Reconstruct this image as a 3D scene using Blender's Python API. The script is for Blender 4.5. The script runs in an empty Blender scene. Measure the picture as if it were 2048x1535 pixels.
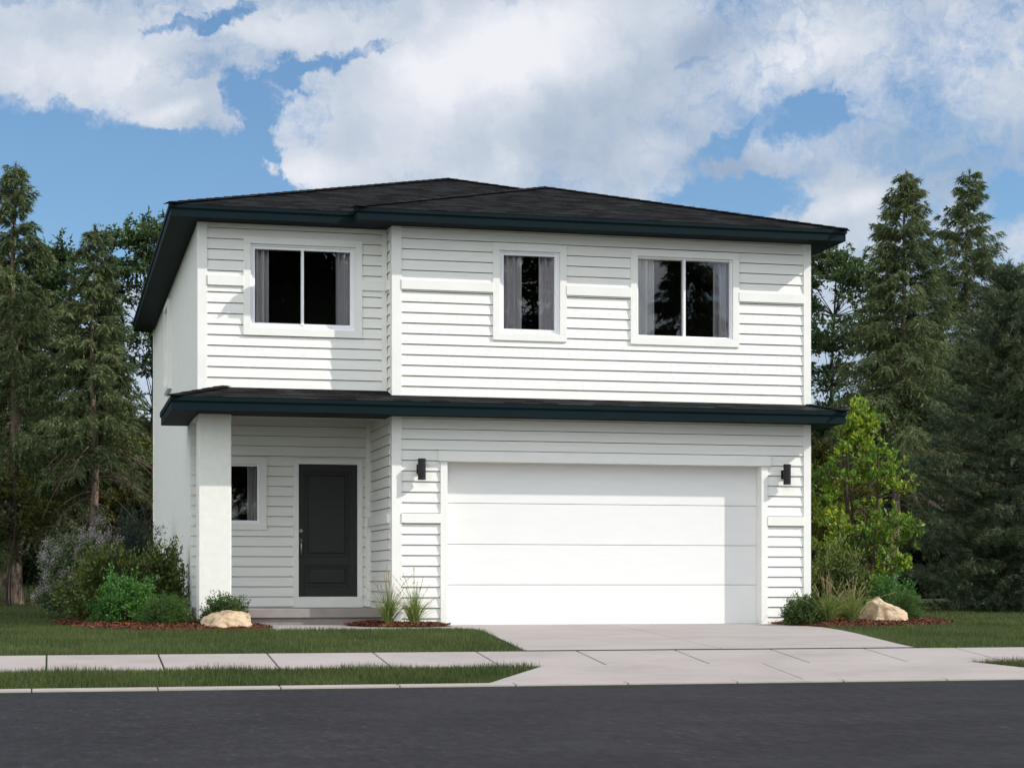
import bpy, bmesh, math, random
import numpy as np
from mathutils import Vector, Matrix

# ------------------------------------------------------------------ camera, world, sun, exposure
scene = bpy.context.scene
C = scene.collection
YAW = math.atan(919 / 3808)          # the house is seen slightly from the left
FPX = 3808.0
EYE = 0.6

cam_d = bpy.data.cameras.new('camera')
cam_d.sensor_width = 36.0
cam_d.lens = FPX / 2048 * 36.0
cam_d.shift_y = 402.5 / 2048
cam_d.clip_end = 2000
cam = bpy.data.objects.new('camera', cam_d)
cam.location = (0, 0, EYE)
cam.rotation_euler = (math.radians(90), 0, -YAW)
C.objects.link(cam)
scene.camera = cam

scene.view_settings.view_transform = 'Standard'
scene.view_settings.look = 'None'
scene.view_settings.gamma = 1
scene.view_settings.exposure = 0.85
scene.render.engine = 'CYCLES'
scene.cycles.use_denoising = True
scene.cycles.max_bounces = 6
scene.cycles.transparent_max_bounces = 12
scene.cycles.sample_clamp_indirect = 6

SUN = Vector((0.99, -0.42, 0.77)).normalized()
sun_d = bpy.data.lights.new('sun', 'SUN')
sun_d.energy = 2.85
sun_d.angle = math.radians(0.5)
sun_d.color = (1.0, 0.955, 0.89)
sun = bpy.data.objects.new('sun', sun_d)
sun.rotation_euler = (-SUN).to_track_quat('-Z', 'Y').to_euler()
sun.location = SUN * 60
C.objects.link(sun)


def direction(u, y):
    """world direction of a place in the sky, from its bearing and height"""
    t, s = (u - 1024) / FPX, (1170 - y) / FPX
    return Vector((math.sin(YAW) + t * math.cos(YAW), math.cos(YAW) - t * math.sin(YAW), s)).normalized()


def build_world():
    w = bpy.data.worlds.new('World')
    scene.world = w
    w.use_nodes = True
    nt = w.node_tree
    N, L = nt.nodes, nt.links
    N.clear()

    def node(t, **k):
        n = N.new(t)
        for a, b in k.items():
            setattr(n, a, b)
        return n

    def math_(op, a, b=None, clamp=False):
        n = node('ShaderNodeMath', operation=op, use_clamp=clamp)
        for i, v in enumerate((a, b)):
            if v is None:
                continue
            if isinstance(v, (int, float)):
                n.inputs[i].default_value = v
            else:
                L.new(v, n.inputs[i])
        return n.outputs[0]

    out = node('ShaderNodeOutputWorld')
    sky = node('ShaderNodeTexSky', sky_type='NISHITA')
    sky.sun_disc = False
    sky.sun_elevation = math.asin(SUN.z)
    sky.sun_rotation = math.atan2(SUN.x, SUN.y)
    sky.altitude = 200
    sky.dust_density = 0.6
    sky.ozone_density = 1.6
    tc = node('ShaderNodeTexCoord')
    D = tc.outputs['Generated']
    # azimuth / elevation in degrees, so that the clouds have the same grain all round the sky
    sep = node('ShaderNodeSeparateXYZ')
    L.new(D, sep.inputs[0])
    az = math_('MULTIPLY', math_('ARCTAN2', sep.outputs[0], sep.outputs[1]), 57.2958)
    el = math_('MULTIPLY', math_('ARCSINE', sep.outputs[2]), 57.2958)
    comb = node('ShaderNodeCombineXYZ')
    L.new(az, comb.inputs[0])
    L.new(el, comb.inputs[1])
    P0 = comb.outputs[0]

    def noise(vec, scale, detail, rough=0.55, off=(0, 0, 0)):
        m = node('ShaderNodeMapping')
        m.inputs['Location'].default_value = off
        L.new(vec, m.inputs[0])
        n = node('ShaderNodeTexNoise')
        n.inputs['Scale'].default_value = scale
        n.inputs['Detail'].default_value = detail
        n.inputs['Roughness'].default_value = rough
        L.new(m.outputs[0], n.inputs[0])
        return n.outputs[0]

    # warp the lookup a little: billowy edges
    wx = math_('MULTIPLY', math_('SUBTRACT', noise(P0, 0.55, 5, 0.6, (31, 7, 0)), 0.5), 2.6)
    wy = math_('MULTIPLY', math_('SUBTRACT', noise(P0, 0.55, 5, 0.6, (5, 53, 0)), 0.5), 2.0)
    wx = math_('ADD', wx, math_('MULTIPLY', math_('SUBTRACT', noise(P0, 2.1, 6, 0.6, (9, 17, 0)), 0.5), 1.1))
    wy = math_('ADD', wy, math_('MULTIPLY', math_('SUBTRACT', noise(P0, 2.1, 6, 0.6, (41, 2, 0)), 0.5), 0.9))
    wc = node('ShaderNodeCombineXYZ')
    L.new(wx, wc.inputs[0])
    L.new(wy, wc.inputs[1])
    add = node('ShaderNodeVectorMath', operation='ADD')
    L.new(P0, add.inputs[0])
    L.new(wc.outputs[0], add.inputs[1])
    P = add.outputs[0]

    def blob(u, y, ru, ry, rot, gain, vec=P, inner=0.35):
        d = direction(u, y)
        a0, e0 = math.degrees(math.atan2(d.x, d.y)), math.degrees(math.asin(d.z))
        k = 57.3 / FPX
        m = node('ShaderNodeMapping', vector_type='TEXTURE')
        m.inputs['Location'].default_value = (a0, e0, 0)
        m.inputs['Rotation'].default_value = (0, 0, math.radians(rot))
        m.inputs['Scale'].default_value = (ru * k, ry * k, 1)
        L.new(vec, m.inputs[0])
        ln = node('ShaderNodeVectorMath', operation='LENGTH')
        L.new(m.outputs[0], ln.inputs[0])
        mr = node('ShaderNodeMapRange', interpolation_type='SMOOTHSTEP')
        mr.inputs['From Min'].default_value = 1.25
        mr.inputs['From Max'].default_value = inner
        mr.inputs['To Min'].default_value = 0
        mr.inputs['To Max'].default_value = gain
        L.new(ln.outputs['Value'], mr.inputs['Value'])
        return mr.outputs[0]

    def total(blobs, start):
        s = start
        for b in blobs:
            s = math_('ADD', s, b)
        return s

    # cover: positive where cloud stands, negative in the blue gaps
    cover = total([
        blob(120, 350, 430, 135, 0, -1.15), blob(420, 390, 190, 110, 0, -0.9), blob(20, 480, 300, 120, 0, -0.7),
        blob(510, 270, 55, 95, -15, -0.85), blob(480, 185, 60, 40, 0, -0.6), blob(610, 148, 95, 24, 12, -0.62), blob(745, 105, 85, 22, 24, -0.58),
        blob(470, 18, 70, 24, 18, -0.55), blob(385, 45, 75, 20, 12, -0.48), blob(320, 58, 35, 14, 15, -0.25),
        blob(1630, 230, 80, 48, 25, -0.72), blob(1450, 285, 125, 24, 28, -0.45), blob(1470, 402, 150, 38, 0, -0.7),
        blob(2020, 390, 80, 60, 0, -0.6), blob(1400, 125, 60, 16, 20, -0.35),
        blob(355, 205, 90, 42, 15, 1.0), blob(120, 100, 260, 100, 5, 0.6), blob(1000, 180, 420, 190, 15, 0.8),
        blob(640, 350, 100, 50, 0, 0.9), blob(1700, 420, 110, 50, 20, 0.6), blob(1500, 330, 100, 35, 0, 0.3), blob(620, 60, 130, 60, 0, 0.4),
    ], 0.50)
    fb = math_('SUBTRACT', noise(P0, 0.34, 9, 0.58, (11, 3, 0)), 0.5)
    fine = math_('SUBTRACT', noise(P, 1.6, 8, 0.62, (3, 91, 0)), 0.5)
    field = math_('ADD', math_('ADD', cover, math_('MULTIPLY', fb, 1.4)), math_('MULTIPLY', fine, 0.9))
    mask = node('ShaderNodeMapRange', interpolation_type='SMOOTHSTEP')
    mask.inputs['From Min'].default_value = 0.0
    mask.inputs['From Max'].default_value = 0.80
    L.new(field, mask.inputs['Value'])

    # brightness of the cloud: thick sunlit heaps against grey bellies
    lit = total([
        blob(1000, 110, 300, 120, 20, 0.5, P0, 0.1), blob(640, 345, 130, 45, 0, 0.35, P0, 0.1), blob(1560, 130, 170, 60, 20, 0.3, P0, 0.1),
        blob(130, 130, 240, 70, 0, 0.25, P0, 0.1), blob(340, 225, 90, 22, 20, 0.3, P0, 0.1), blob(1920, 110, 130, 80, 0, 0.2, P0, 0.1),
        blob(1720, 400, 90, 30, 15, 0.35, P0, 0.1), blob(600, 240, 80, 70, 0, 0.25, P0, 0.1), blob(560, 60, 120, 40, 0, 0.25, P0, 0.1),
        blob(1290, 300, 80, 40, 10, 0.25, P0, 0.1),
        blob(1250, 270, 260, 130, 0, -0.35, P0, 0.1), blob(1420, 90, 130, 60, 20, -0.3, P0, 0.1), blob(450, 110, 130, 60, 0, -0.2, P0, 0.1),
        blob(1900, 320, 280, 110, 0, -0.4, P0, 0.1), blob(1500, 340, 160, 50, 0, -0.4, P0, 0.1),
    ], 0.55)
    b1 = math_('SUBTRACT', noise(P, 0.45, 8, 0.5, (77, 21, 0)), 0.5)
    lit = math_('ADD', lit, math_('MULTIPLY', b1, 1.0), clamp=True)
    ramp = node('ShaderNodeValToRGB')
    e = ramp.color_ramp.elements
    e[0].position, e[0].color = 0.0, (0.33, 0.43, 0.58, 1)
    e[1].position, e[1].color = 1.0, (0.86, 0.875, 0.93, 1)
    m1 = ramp.color_ramp.elements.new(0.5)
    m1.color = (0.56, 0.63, 0.735, 1)
    L.new(lit, ramp.inputs[0])
    K = 2 ** scene.view_settings.exposure
    cl = node('ShaderNodeVectorMath', operation='SCALE')
    L.new(ramp.outputs[0], cl.inputs[0])
    cl.inputs['Scale'].default_value = 1.0 / K / 0.12
    hs = node('ShaderNodeVectorMath', operation='SCALE')
    L.new(sky.outputs[0], hs.inputs[0])
    hs.inputs['Scale'].default_value = 0.55
    tint = node('ShaderNodeVectorMath', operation='MULTIPLY')
    tint.inputs[1].default_value = (0.82, 1.02, 1.16)
    L.new(hs.outputs[0], tint.inputs[0])
    hs = tint
    # added fill: unseen clouds overhead and behind-left are brightened to lift the shaded walls
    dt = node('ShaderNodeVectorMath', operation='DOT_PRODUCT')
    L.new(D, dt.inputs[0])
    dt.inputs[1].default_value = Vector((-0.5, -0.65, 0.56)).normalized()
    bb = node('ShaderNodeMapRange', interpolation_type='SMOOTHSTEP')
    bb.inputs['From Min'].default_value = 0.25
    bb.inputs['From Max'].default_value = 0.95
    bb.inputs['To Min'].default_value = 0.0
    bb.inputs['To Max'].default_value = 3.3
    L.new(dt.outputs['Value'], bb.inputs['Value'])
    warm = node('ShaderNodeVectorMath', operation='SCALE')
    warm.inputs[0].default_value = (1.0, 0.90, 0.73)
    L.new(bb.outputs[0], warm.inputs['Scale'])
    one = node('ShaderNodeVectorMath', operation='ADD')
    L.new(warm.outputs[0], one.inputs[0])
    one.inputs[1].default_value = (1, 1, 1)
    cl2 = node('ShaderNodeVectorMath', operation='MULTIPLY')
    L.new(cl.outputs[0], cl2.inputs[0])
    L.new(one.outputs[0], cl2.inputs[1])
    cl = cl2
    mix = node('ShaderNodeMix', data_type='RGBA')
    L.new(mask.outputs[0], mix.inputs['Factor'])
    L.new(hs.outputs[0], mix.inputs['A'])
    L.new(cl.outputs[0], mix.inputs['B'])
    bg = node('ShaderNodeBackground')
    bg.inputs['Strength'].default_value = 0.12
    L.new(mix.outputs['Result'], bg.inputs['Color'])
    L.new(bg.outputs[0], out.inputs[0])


build_world()

# ------------------------------------------------------------------ helpers
def XU(u, Y):
    """east position on the line at depth Y that has bearing u"""
    return Y * math.tan(YAW + math.atan((u - 1024) / FPX))


GPTS = [(-400, -0.2), (4, -0.26), (6.8, -0.28), (7.0, -0.405), (18.335, -0.405), (18.34, -0.385), (18.5, -0.379), (19.8, -0.261), (21, -0.15), (26.3, -0.01),
        (27.3, 0.012), (33, 0.095), (46, 0.2), (60, 0.3), (600, 0.6)]


def gz(Y):
    for (p, q), (r, s) in zip(GPTS, GPTS[1:]):
        if Y <= r:
            return q + (s - q) * (Y - p) / (r - p)
    return GPTS[-1][1]


GX = np.array([p[0] for p in GPTS])
GZ = np.array([p[1] for p in GPTS])


def gza(Y):
    return np.interp(Y, GX, GZ)


def tag(o, label=None, cat=None, group=None, kind=None):
    if label:
        o['label'] = label
    if cat:
        o['category'] = cat
    if group:
        o['group'] = group
    if kind:
        o['kind'] = kind
    return o


def empty(name, loc=(0, 0, 0)):
    o = bpy.data.objects.new(name, None)
    o.empty_display_size = 0.2
    o.location = loc
    C.objects.link(o)
    return o


def copy_tree(root, loc, rz=0.0, sc=1.0):
    r = root.copy()
    C.objects.link(r)
    r.location = loc
    r.rotation_euler = (0, 0, rz)
    r.scale = (sc, sc, sc) if isinstance(sc, (int, float)) else sc
    for ch in list(root.children):
        c = ch.copy()
        C.objects.link(c)
        c.parent = r
        for g in list(ch.children):
            d = g.copy()
            C.objects.link(d)
            d.parent = c
    return r


class MB:
    def __init__(self):
        self.v, self.f, self.uv = [], [], {}

    def add(self, vs, fs):
        b = len(self.v)
        self.v += [tuple(p) for p in vs]
        self.f += [tuple(i + b for i in f) for f in fs]

    def face(self, pts, uvs=None):
        b = len(self.v)
        self.v += [tuple(p) for p in pts]
        self.f.append(tuple(range(b, b + len(pts))))
        if uvs:
            self.uv[len(self.f) - 1] = uvs

    def box(self, x0, y0, z0, x1, y1, z1):
        x0, x1 = min(x0, x1), max(x0, x1)
        y0, y1 = min(y0, y1), max(y0, y1)
        z0, z1 = min(z0, z1), max(z0, z1)
        self.add([(x0, y0, z0), (x1, y0, z0), (x1, y1, z0), (x0, y1, z0), (x0, y0, z1), (x1, y0, z1), (x1, y1, z1), (x0, y1, z1)],
                 [(3, 2, 1, 0), (4, 5, 6, 7), (0, 1, 5, 4), (1, 2, 6, 5), (2, 3, 7, 6), (3, 0, 4, 7)])

    def hexa(self, p8):
        self.add(p8, [(3, 2, 1, 0), (4, 5, 6, 7), (0, 1, 5, 4), (1, 2, 6, 5), (2, 3, 7, 6), (3, 0, 4, 7)])

    def prism(self, poly, z0, z1):
        """poly: counter-clockwise (x, y); z0, z1 numbers or functions of (x, y)"""
        n = len(poly)
        f0 = z0 if callable(z0) else (lambda x, y: z0)
        f1 = z1 if callable(z1) else (lambda x, y: z1)
        vs = [(x, y, f0(x, y)) for x, y in poly] + [(x, y, f1(x, y)) for x, y in poly]
        fs = [tuple(range(n - 1, -1, -1)), tuple(range(n, 2 * n))]
        fs += [(i, (i + 1) % n, n + (i + 1) % n, n + i) for i in range(n)]
        self.add(vs, fs)

    def tube(self, pts, rad, n=6, cap=True):
        pts = [Vector(p) for p in pts]
        if isinstance(rad, (int, float)):
            rad = [rad] * len(pts)
        rings = []
        ref = Vector((0.31, 0.17, 0.93))
        for i, p in enumerate(pts):
            t = (pts[min(i + 1, len(pts) - 1)] - pts[max(i - 1, 0)]).normalized()
            a = t.cross(ref)
            if a.length < 0.1:
                a = t.cross(Vector((1, 0, 0)))
            a.normalize()
            b = t.cross(a)
            rings.append([p + (a * math.cos(2 * math.pi * k / n) + b * math.sin(2 * math.pi * k / n)) * rad[i] for k in range(n)])
        base = len(self.v)
        for r in rings:
            self.v += [tuple(q) for q in r]
        for i in range(len(rings) - 1):
            for k in range(n):
                k2 = (k + 1) % n
                self.f.append((base + i * n + k, base + i * n + k2, base + (i + 1) * n + k2, base + (i + 1) * n + k))
        if cap:
            self.f.append(tuple(base + k for k in range(n - 1, -1, -1)))
            self.f.append(tuple(base + (len(rings) - 1) * n + k for k in range(n)))

    def build(self, name, mat, parent=None, smooth=False, bevel=0.0, fix=False):
        me = bpy.data.meshes.new(name)
        off = (0, 0, 0)
        if parent is not None:
            p, o = parent, Vector((0, 0, 0))
            while p is not None:
                o = o + Vector(p.location)
                p = p.parent
            off = o
        me.from_pydata([(x - off[0], y - off[1], z - off[2]) for x, y, z in self.v], [], self.f)
        if self.uv:
            l = me.uv_layers.new(name='UVMap')
            for fi, uvs in self.uv.items():
                p = me.polygons[fi]
                for k, li in enumerate(p.loop_indices):
                    l.data[li].uv = uvs[k]
        if fix:
            bm = bmesh.new()
            bm.from_mesh(me)
            bmesh.ops.recalc_face_normals(bm, faces=bm.faces)
            bm.to_mesh(me)
            bm.free()
        me.materials.append(mat)
        if smooth:
            me.polygons.foreach_set('use_smooth', [True] * len(me.polygons))
        o = bpy.data.objects.new(name, me)
        if parent is not None:
            o.parent = parent
        C.objects.link(o)
        if bevel:
            m = o.modifiers.new('bevel', 'BEVEL')
            m.width = bevel
            m.segments = 2
            m.limit_method = 'ANGLE'
        return o


def array_mesh(name, verts, faces, mat, parent=None, smooth=False):
    """verts (n,3), faces (m,k) numpy arrays -> one mesh object"""
    verts = np.ascontiguousarray(verts, dtype=np.float32)
    faces = np.ascontiguousarray(faces, dtype=np.int32)
    me = bpy.data.meshes.new(name)
    k = faces.shape[1]
    me.vertices.add(len(verts))
    me.vertices.foreach_set('co', verts.ravel())
    me.loops.add(faces.size)
    me.loops.foreach_set('vertex_index', faces.ravel())
    me.polygons.add(len(faces))
    me.polygons.foreach_set('loop_start', np.arange(0, faces.size, k, dtype=np.int32))
    me.polygons.foreach_set('loop_total', np.full(len(faces), k, dtype=np.int32))
    if smooth:
        me.polygons.foreach_set('use_smooth', np.ones(len(faces), dtype=bool))
    me.update(calc_edges=True)
    me.materials.append(mat)
    o = bpy.data.objects.new(name, me)
    if parent is not None:
        o.parent = parent
    C.objects.link(o)
    return o


# ------------------------------------------------------------------ materials
def new_mat(name):
    m = bpy.data.materials.new(name)
    m.use_nodes = True
    nt = m.node_tree
    return m, nt, nt.nodes, nt.links, nt.nodes['Principled BSDF']


def coords(N, L, scale, kind='Object'):
    tc = N.new('ShaderNodeTexCoord')
    mp = N.new('ShaderNodeMapping')
    mp.inputs['Scale'].default_value = scale if isinstance(scale, tuple) else (scale,) * 3
    L.new(tc.outputs[kind], mp.inputs[0])
    return mp.outputs[0]


def noise_tex(N, L, vec, scale=1.0, detail=5, rough=0.6):
    n = N.new('ShaderNodeTexNoise')
    n.inputs['Scale'].default_value = scale
    n.inputs['Detail'].default_value = detail
    n.inputs['Roughness'].default_value = rough
    L.new(vec, n.inputs[0])
    return n.outputs[0]


def ramp(N, L, fac, stops):
    r = N.new('ShaderNodeValToRGB')
    e = r.color_ramp.elements
    while len(e) < len(stops):
        e.new(0.5)
    for i, (p, c) in enumerate(stops):
        e[i].position = p
        e[i].color = (*c, 1)
    L.new(fac, r.inputs[0])
    return r.outputs[0]


def bump(N, L, h, b, strength=0.3, dist=0.01):
    n = N.new('ShaderNodeBump')
    n.inputs['Strength'].default_value = strength
    n.inputs['Distance'].default_value = dist
    L.new(h, n.inputs['Height'])
    L.new(n.outputs[0], b.inputs['Normal'])
    return n


def mottled(name, c0, c1, scale, rough=0.7, bump_s=0.0, bump_d=0.01, bump_scale=None, detail=6, spec=0.3, lo=0.3, hi=0.7):
    m, nt, N, L, b = new_mat(name)
    v = coords(N, L, scale)
    f = noise_tex(N, L, v, 1.0, detail)
    L.new(ramp(N, L, f, [(lo, c0), (hi, c1)]), b.inputs['Base Color'])
    b.inputs['Roughness'].default_value = rough
    b.inputs['Specular IOR Level'].default_value = spec
    if bump_s:
        f2 = noise_tex(N, L, coords(N, L, bump_scale or scale), 1.0, 4)
        bump(N, L, f2, b, bump_s, bump_d)
    return m


M = {}
# fibre cement boards: faint long wood grain
M['siding'] = mottled('siding_paint', (0.72, 0.715, 0.675), (0.785, 0.78, 0.74), (1.5, 1.5, 30), 0.55, 0.25, 0.004, (4, 4, 90), lo=0.25, hi=0.75)
M['trim'] = mottled('trim_paint', (0.735, 0.731, 0.695), (0.785, 0.781, 0.745), (3, 3, 3), 0.5, 0.12, 0.003, (60, 60, 60))
M['stucco'] = mottled('stucco', (0.68, 0.676, 0.625), (0.77, 0.766, 0.715), (9, 9, 9), 0.85, 0.22, 0.004, (70, 70, 70), lo=0.2, hi=0.8)
M['vinyl'] = mottled('white_vinyl', (0.80, 0.80, 0.82), (0.83, 0.83, 0.85), 2, 0.35)
M['garage'] = mottled('garage_door_paint', (0.725, 0.722, 0.712), (0.755, 0.752, 0.742), (2, 2, 10), 0.42, 0.12, 0.003, (5, 5, 120))
M['teal'] = mottled('dark_teal_paint', (0.0046, 0.0120, 0.0145), (0.0058, 0.0146, 0.0178), 3, 0.6, spec=0.06)
M['black'] = mottled('black_metal', (0.008, 0.008, 0.009), (0.012, 0.012, 0.013), 20, 0.42)
M['door'] = mottled('charcoal_door_paint', (0.0165, 0.0165, 0.017), (0.0205, 0.0205, 0.021), (3, 3, 40), 0.5, 0.15, 0.002, (8, 8, 120))
M['nickel'] = mottled('brushed_nickel', (0.25, 0.235, 0.21), (0.36, 0.34, 0.31), 30, 0.32)
M['nickel'].node_tree.nodes['Principled BSDF'].inputs['Metallic'].default_value = 1.0
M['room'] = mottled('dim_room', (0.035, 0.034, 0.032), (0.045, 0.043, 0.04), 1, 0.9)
M['curtain'] = mottled('grey_curtain', (0.76, 0.735, 0.75), (0.82, 0.795, 0.80), (2, 2, 1), 0.9)
M['porch'] = mottled('porch_concrete', (0.215, 0.188, 0.175), (0.275, 0.245, 0.23), 4, 0.85, 0.2, 0.003, 80)
M['joint'] = mottled('tarred_joint', (0.012, 0.012, 0.013), (0.02, 0.02, 0.021), 10, 0.9)
M['soil'] = mottled('soil', (0.03, 0.022, 0.015), (0.06, 0.045, 0.03), 6, 0.95)


def concrete():
    m, nt, N, L, b = new_mat('broom_concrete')
    v = coords(N, L, (0.7, 1.3, 1.0))
    f = noise_tex(N, L, v, 1.0, 9, 0.65)
    fine = noise_tex(N, L, coords(N, L, (6, 60, 6)), 1.0, 3)
    mx = N.new('ShaderNodeMix')
    mx.data_type = 'FLOAT'
    mx.inputs['Factor'].default_value = 0.35
    L.new(f, mx.inputs['A'])
    L.new(fine, mx.inputs['B'])
    L.new(ramp(N, L, mx.outputs['Result'], [(0.3, (0.225, 0.202, 0.194)), (0.52, (0.295, 0.266, 0.256)), (0.72, (0.325, 0.297, 0.287))]), b.inputs['Base Color'])
    b.inputs['Roughness'].default_value = 0.9
    b.inputs['Specular IOR Level'].default_value = 0.15
    bump(N, L, fine, b, 0.2, 0.003)
    return m


def asphalt():
    m, nt, N, L, b = new_mat('asphalt')
    big = noise_tex(N, L, coords(N, L, (0.7, 0.9, 1)), 1.0, 6, 0.6)
    fleck = noise_tex(N, L, coords(N, L, (16, 5.0, 1)), 1.0, 7, 0.72)
    agg = noise_tex(N, L, coords(N, L, 55), 1.0, 3, 0.7)
    base = ramp(N, L, big, [(0.3, (0.0195, 0.019, 0.022)), (0.7, (0.0275, 0.027, 0.031))])
    fl = ramp(N, L, fleck, [(0.32, (0.74, 0.74, 0.74)), (0.50, (1, 1, 1)), (0.63, (1.25, 1.25, 1.25)), (0.72, (2.6, 2.6, 2.7))])
    mx = N.new('ShaderNodeMix')
    mx.data_type = 'RGBA'
    mx.blend_type = 'MULTIPLY'
    mx.inputs['Factor'].default_value = 1
    L.new(base, mx.inputs['A'])
    L.new(fl, mx.inputs['B'])
    L.new(mx.outputs['Result'], b.inputs['Base Color'])
    b.inputs['Roughness'].default_value = 0.95
    b.inputs['Specular IOR Level'].default_value = 0.08
    bump(N, L, agg, b, 0.4, 0.006)
    return m


def shingle_mat():
    m, nt, N, L, b = new_mat('asphalt_shingles')
    uv = N.new('ShaderNodeUVMap')
    br = N.new('ShaderNodeTexBrick')
    br.offset = 0.37
    br.inputs['Color1'].default_value = (0.0045, 0.0043, 0.0047, 1)
    br.inputs['Color2'].default_value = (0.0275, 0.0275, 0.0295, 1)
    br.inputs['Mortar'].default_value = (0.0035, 0.0035, 0.0035, 1)
    br.inputs['Scale'].default_value = 1.0
    br.inputs['Mortar Size'].default_value = 0.003
    br.inputs['Bias'].default_value = -0.15
    br.inputs['Brick Width'].default_value = 0.27
    br.inputs['Row Height'].default_value = 0.14
    L.new(uv.outputs[0], br.inputs['Vector'])
    br2 = N.new('ShaderNodeTexBrick')
    br2.offset = 0.61
    for k, c in (('Color1', (0.5, 0.5, 0.5, 1)), ('Color2', (1.3, 1.3, 1.3, 1)), ('Mortar', (0.8, 0.8, 0.8, 1))):
        br2.inputs[k].default_value = c
    br2.inputs['Scale'].default_value = 1.0
    br2.inputs['Brick Width'].default_value = 0.43
    br2.inputs['Row Height'].default_value = 0.14
    L.new(uv.outputs[0], br2.inputs['Vector'])
    gr = noise_tex(N, L, coords(N, L, 160), 1.0, 2)
    mx = N.new('ShaderNodeMix')
    mx.data_type = 'RGBA'
    mx.blend_type = 'MULTIPLY'
    mx.inputs['Factor'].default_value = 1
    L.new(br.outputs['Color'], mx.inputs['A'])
    L.new(br2.outputs['Color'], mx.inputs['B'])
    L.new(mx.outputs['Result'], b.inputs['Base Color'])
    b.inputs['Roughness'].default_value = 0.95
    b.inputs['Specular IOR Level'].default_value = 0.1
    bump(N, L, gr, b, 0.4, 0.003)
    return m


def glass():
    m = bpy.data.materials.new('window_glass')
    m.use_nodes = True
    N, L = m.node_tree.nodes, m.node_tree.links
    N.clear()
    o = N.new('ShaderNodeOutputMaterial')
    t = N.new('ShaderNodeBsdfTransparent')
    t.inputs[0].default_value = (0.90, 0.91, 0.92, 1)
    g = N.new('ShaderNodeBsdfGlossy')
    g.inputs['Roughness'].default_value = 0.0
    fr = N.new('ShaderNodeFresnel')
    fr.inputs[0].default_value = 1.5
    mu = N.new('ShaderNodeMath')
    mu.operation = 'MULTIPLY'
    mu.use_clamp = True
    mu.inputs[1].default_value = 2.3
    L.new(fr.outputs[0], mu.inputs[0])
    mx = N.new('ShaderNodeMixShader')
    L.new(mu.outputs[0], mx.inputs[0])
    L.new(t.outputs[0], mx.inputs[1])
    L.new(g.outputs[0], mx.inputs[2])
    L.new(mx.outputs[0], o.inputs[0])
    return m


def leaf_mat(name, dark, mid, light, trans=0.3, gloss=0.35, patch=1.2):
    """leaves that differ one from the next, in loose patches of growth"""
    m = bpy.data.materials.new(name)
    m.use_nodes = True
    N, L = m.node_tree.nodes, m.node_tree.links
    N.clear()
    o = N.new('ShaderNodeOutputMaterial')
    gi = N.new('ShaderNodeNewGeometry')
    tc = N.new('ShaderNodeTexCoord')
    n = N.new('ShaderNodeTexNoise')
    n.inputs['Scale'].default_value = patch
    n.inputs['Detail'].default_value = 3
    L.new(tc.outputs['Object'], n.inputs[0])
    mx = N.new('ShaderNodeMath')
    mx.operation = 'MULTIPLY_ADD'
    L.new(gi.outputs['Random Per Island'], mx.inputs[0])
    mx.inputs[1].default_value = 0.6
    sb = N.new('ShaderNodeMath')
    sb.operation = 'MULTIPLY_ADD'
    L.new(n.outputs[0], sb.inputs[0])
    sb.inputs[1].default_value = 1.1
    sb.inputs[2].default_value = -0.35
    L.new(sb.outputs[0], mx.inputs[2])
    col = ramp(N, L, mx.outputs[0], [(0.1, dark), (0.5, mid), (0.95, light)])
    d = N.new('ShaderNodeBsdfPrincipled')
    d.inputs['Roughness'].default_value = 0.55
    d.inputs['Specular IOR Level'].default_value = gloss
    t = N.new('ShaderNodeBsdfTranslucent')
    L.new(col, d.inputs['Base Color'])
    L.new(col, t.inputs[0])
    ms = N.new('ShaderNodeMixShader')
    ms.inputs[0].default_value = trans
    L.new(d.outputs[0], ms.inputs[1])
    L.new(t.outputs[0], ms.inputs[2])
    L.new(ms.outputs[0], o.inputs[0])
    return m


M['concrete'] = concrete()
M['asphalt'] = asphalt()
M['shingle'] = shingle_mat()
M['glass'] = glass()
M['lawn'] = mottled('lawn_turf', (0.022, 0.036, 0.010), (0.042, 0.062, 0.018), (3, 3, 3), 0.95, lo=0.25, hi=0.75)
M['blade'] = leaf_mat('grass_blades', (0.034, 0.054, 0.013), (0.064, 0.090, 0.024), (0.115, 0.142, 0.046), 0.3, 0.2, 0.7)
M['longgrass'] = leaf_mat('long_grass_blades', (0.03, 0.055, 0.02), (0.06, 0.09, 0.035), (0.11, 0.13, 0.06), 0.3, 0.2, 0.7)
M['mulch'] = mottled('mulch_base', (0.035, 0.012, 0.006), (0.09, 0.032, 0.016), 40, 0.95, 0.6, 0.02, 60)
M['chip'] = leaf_mat('mulch_chip_wood', (0.04, 0.013, 0.006), (0.105, 0.036, 0.016), (0.21, 0.085, 0.04), 0.0, 0.15, 3)
M['straw'] = mottled('pine_straw', (0.07, 0.035, 0.012), (0.16, 0.075, 0.025), 14, 0.95, 0.5, 0.02, 40)
M['bark'] = mottled('conifer_bark', (0.06, 0.042, 0.034), (0.30, 0.225, 0.175), (14, 14, 5), 0.95, 0.8, 0.02, (30, 30, 10), lo=0.35, hi=0.7)
M['barkdark'] = mottled('dark_bark', (0.018, 0.014, 0.012), (0.055, 0.042, 0.034), (16, 16, 5), 0.95, 0.6, 0.02, (30, 30, 10))
M['deadwood'] = mottled('dry_branches', (0.075, 0.055, 0.045), (0.17, 0.125, 0.10), 6, 0.95)
M['twig'] = mottled('twigs', (0.04, 0.028, 0.018), (0.075, 0.055, 0.035), 9, 0.9)
M['needle'] = leaf_mat('spruce_needles', (0.028, 0.050, 0.020), (0.085, 0.118, 0.045), (0.21, 0.235, 0.10), 0.25, 0.25, 0.9)
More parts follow.
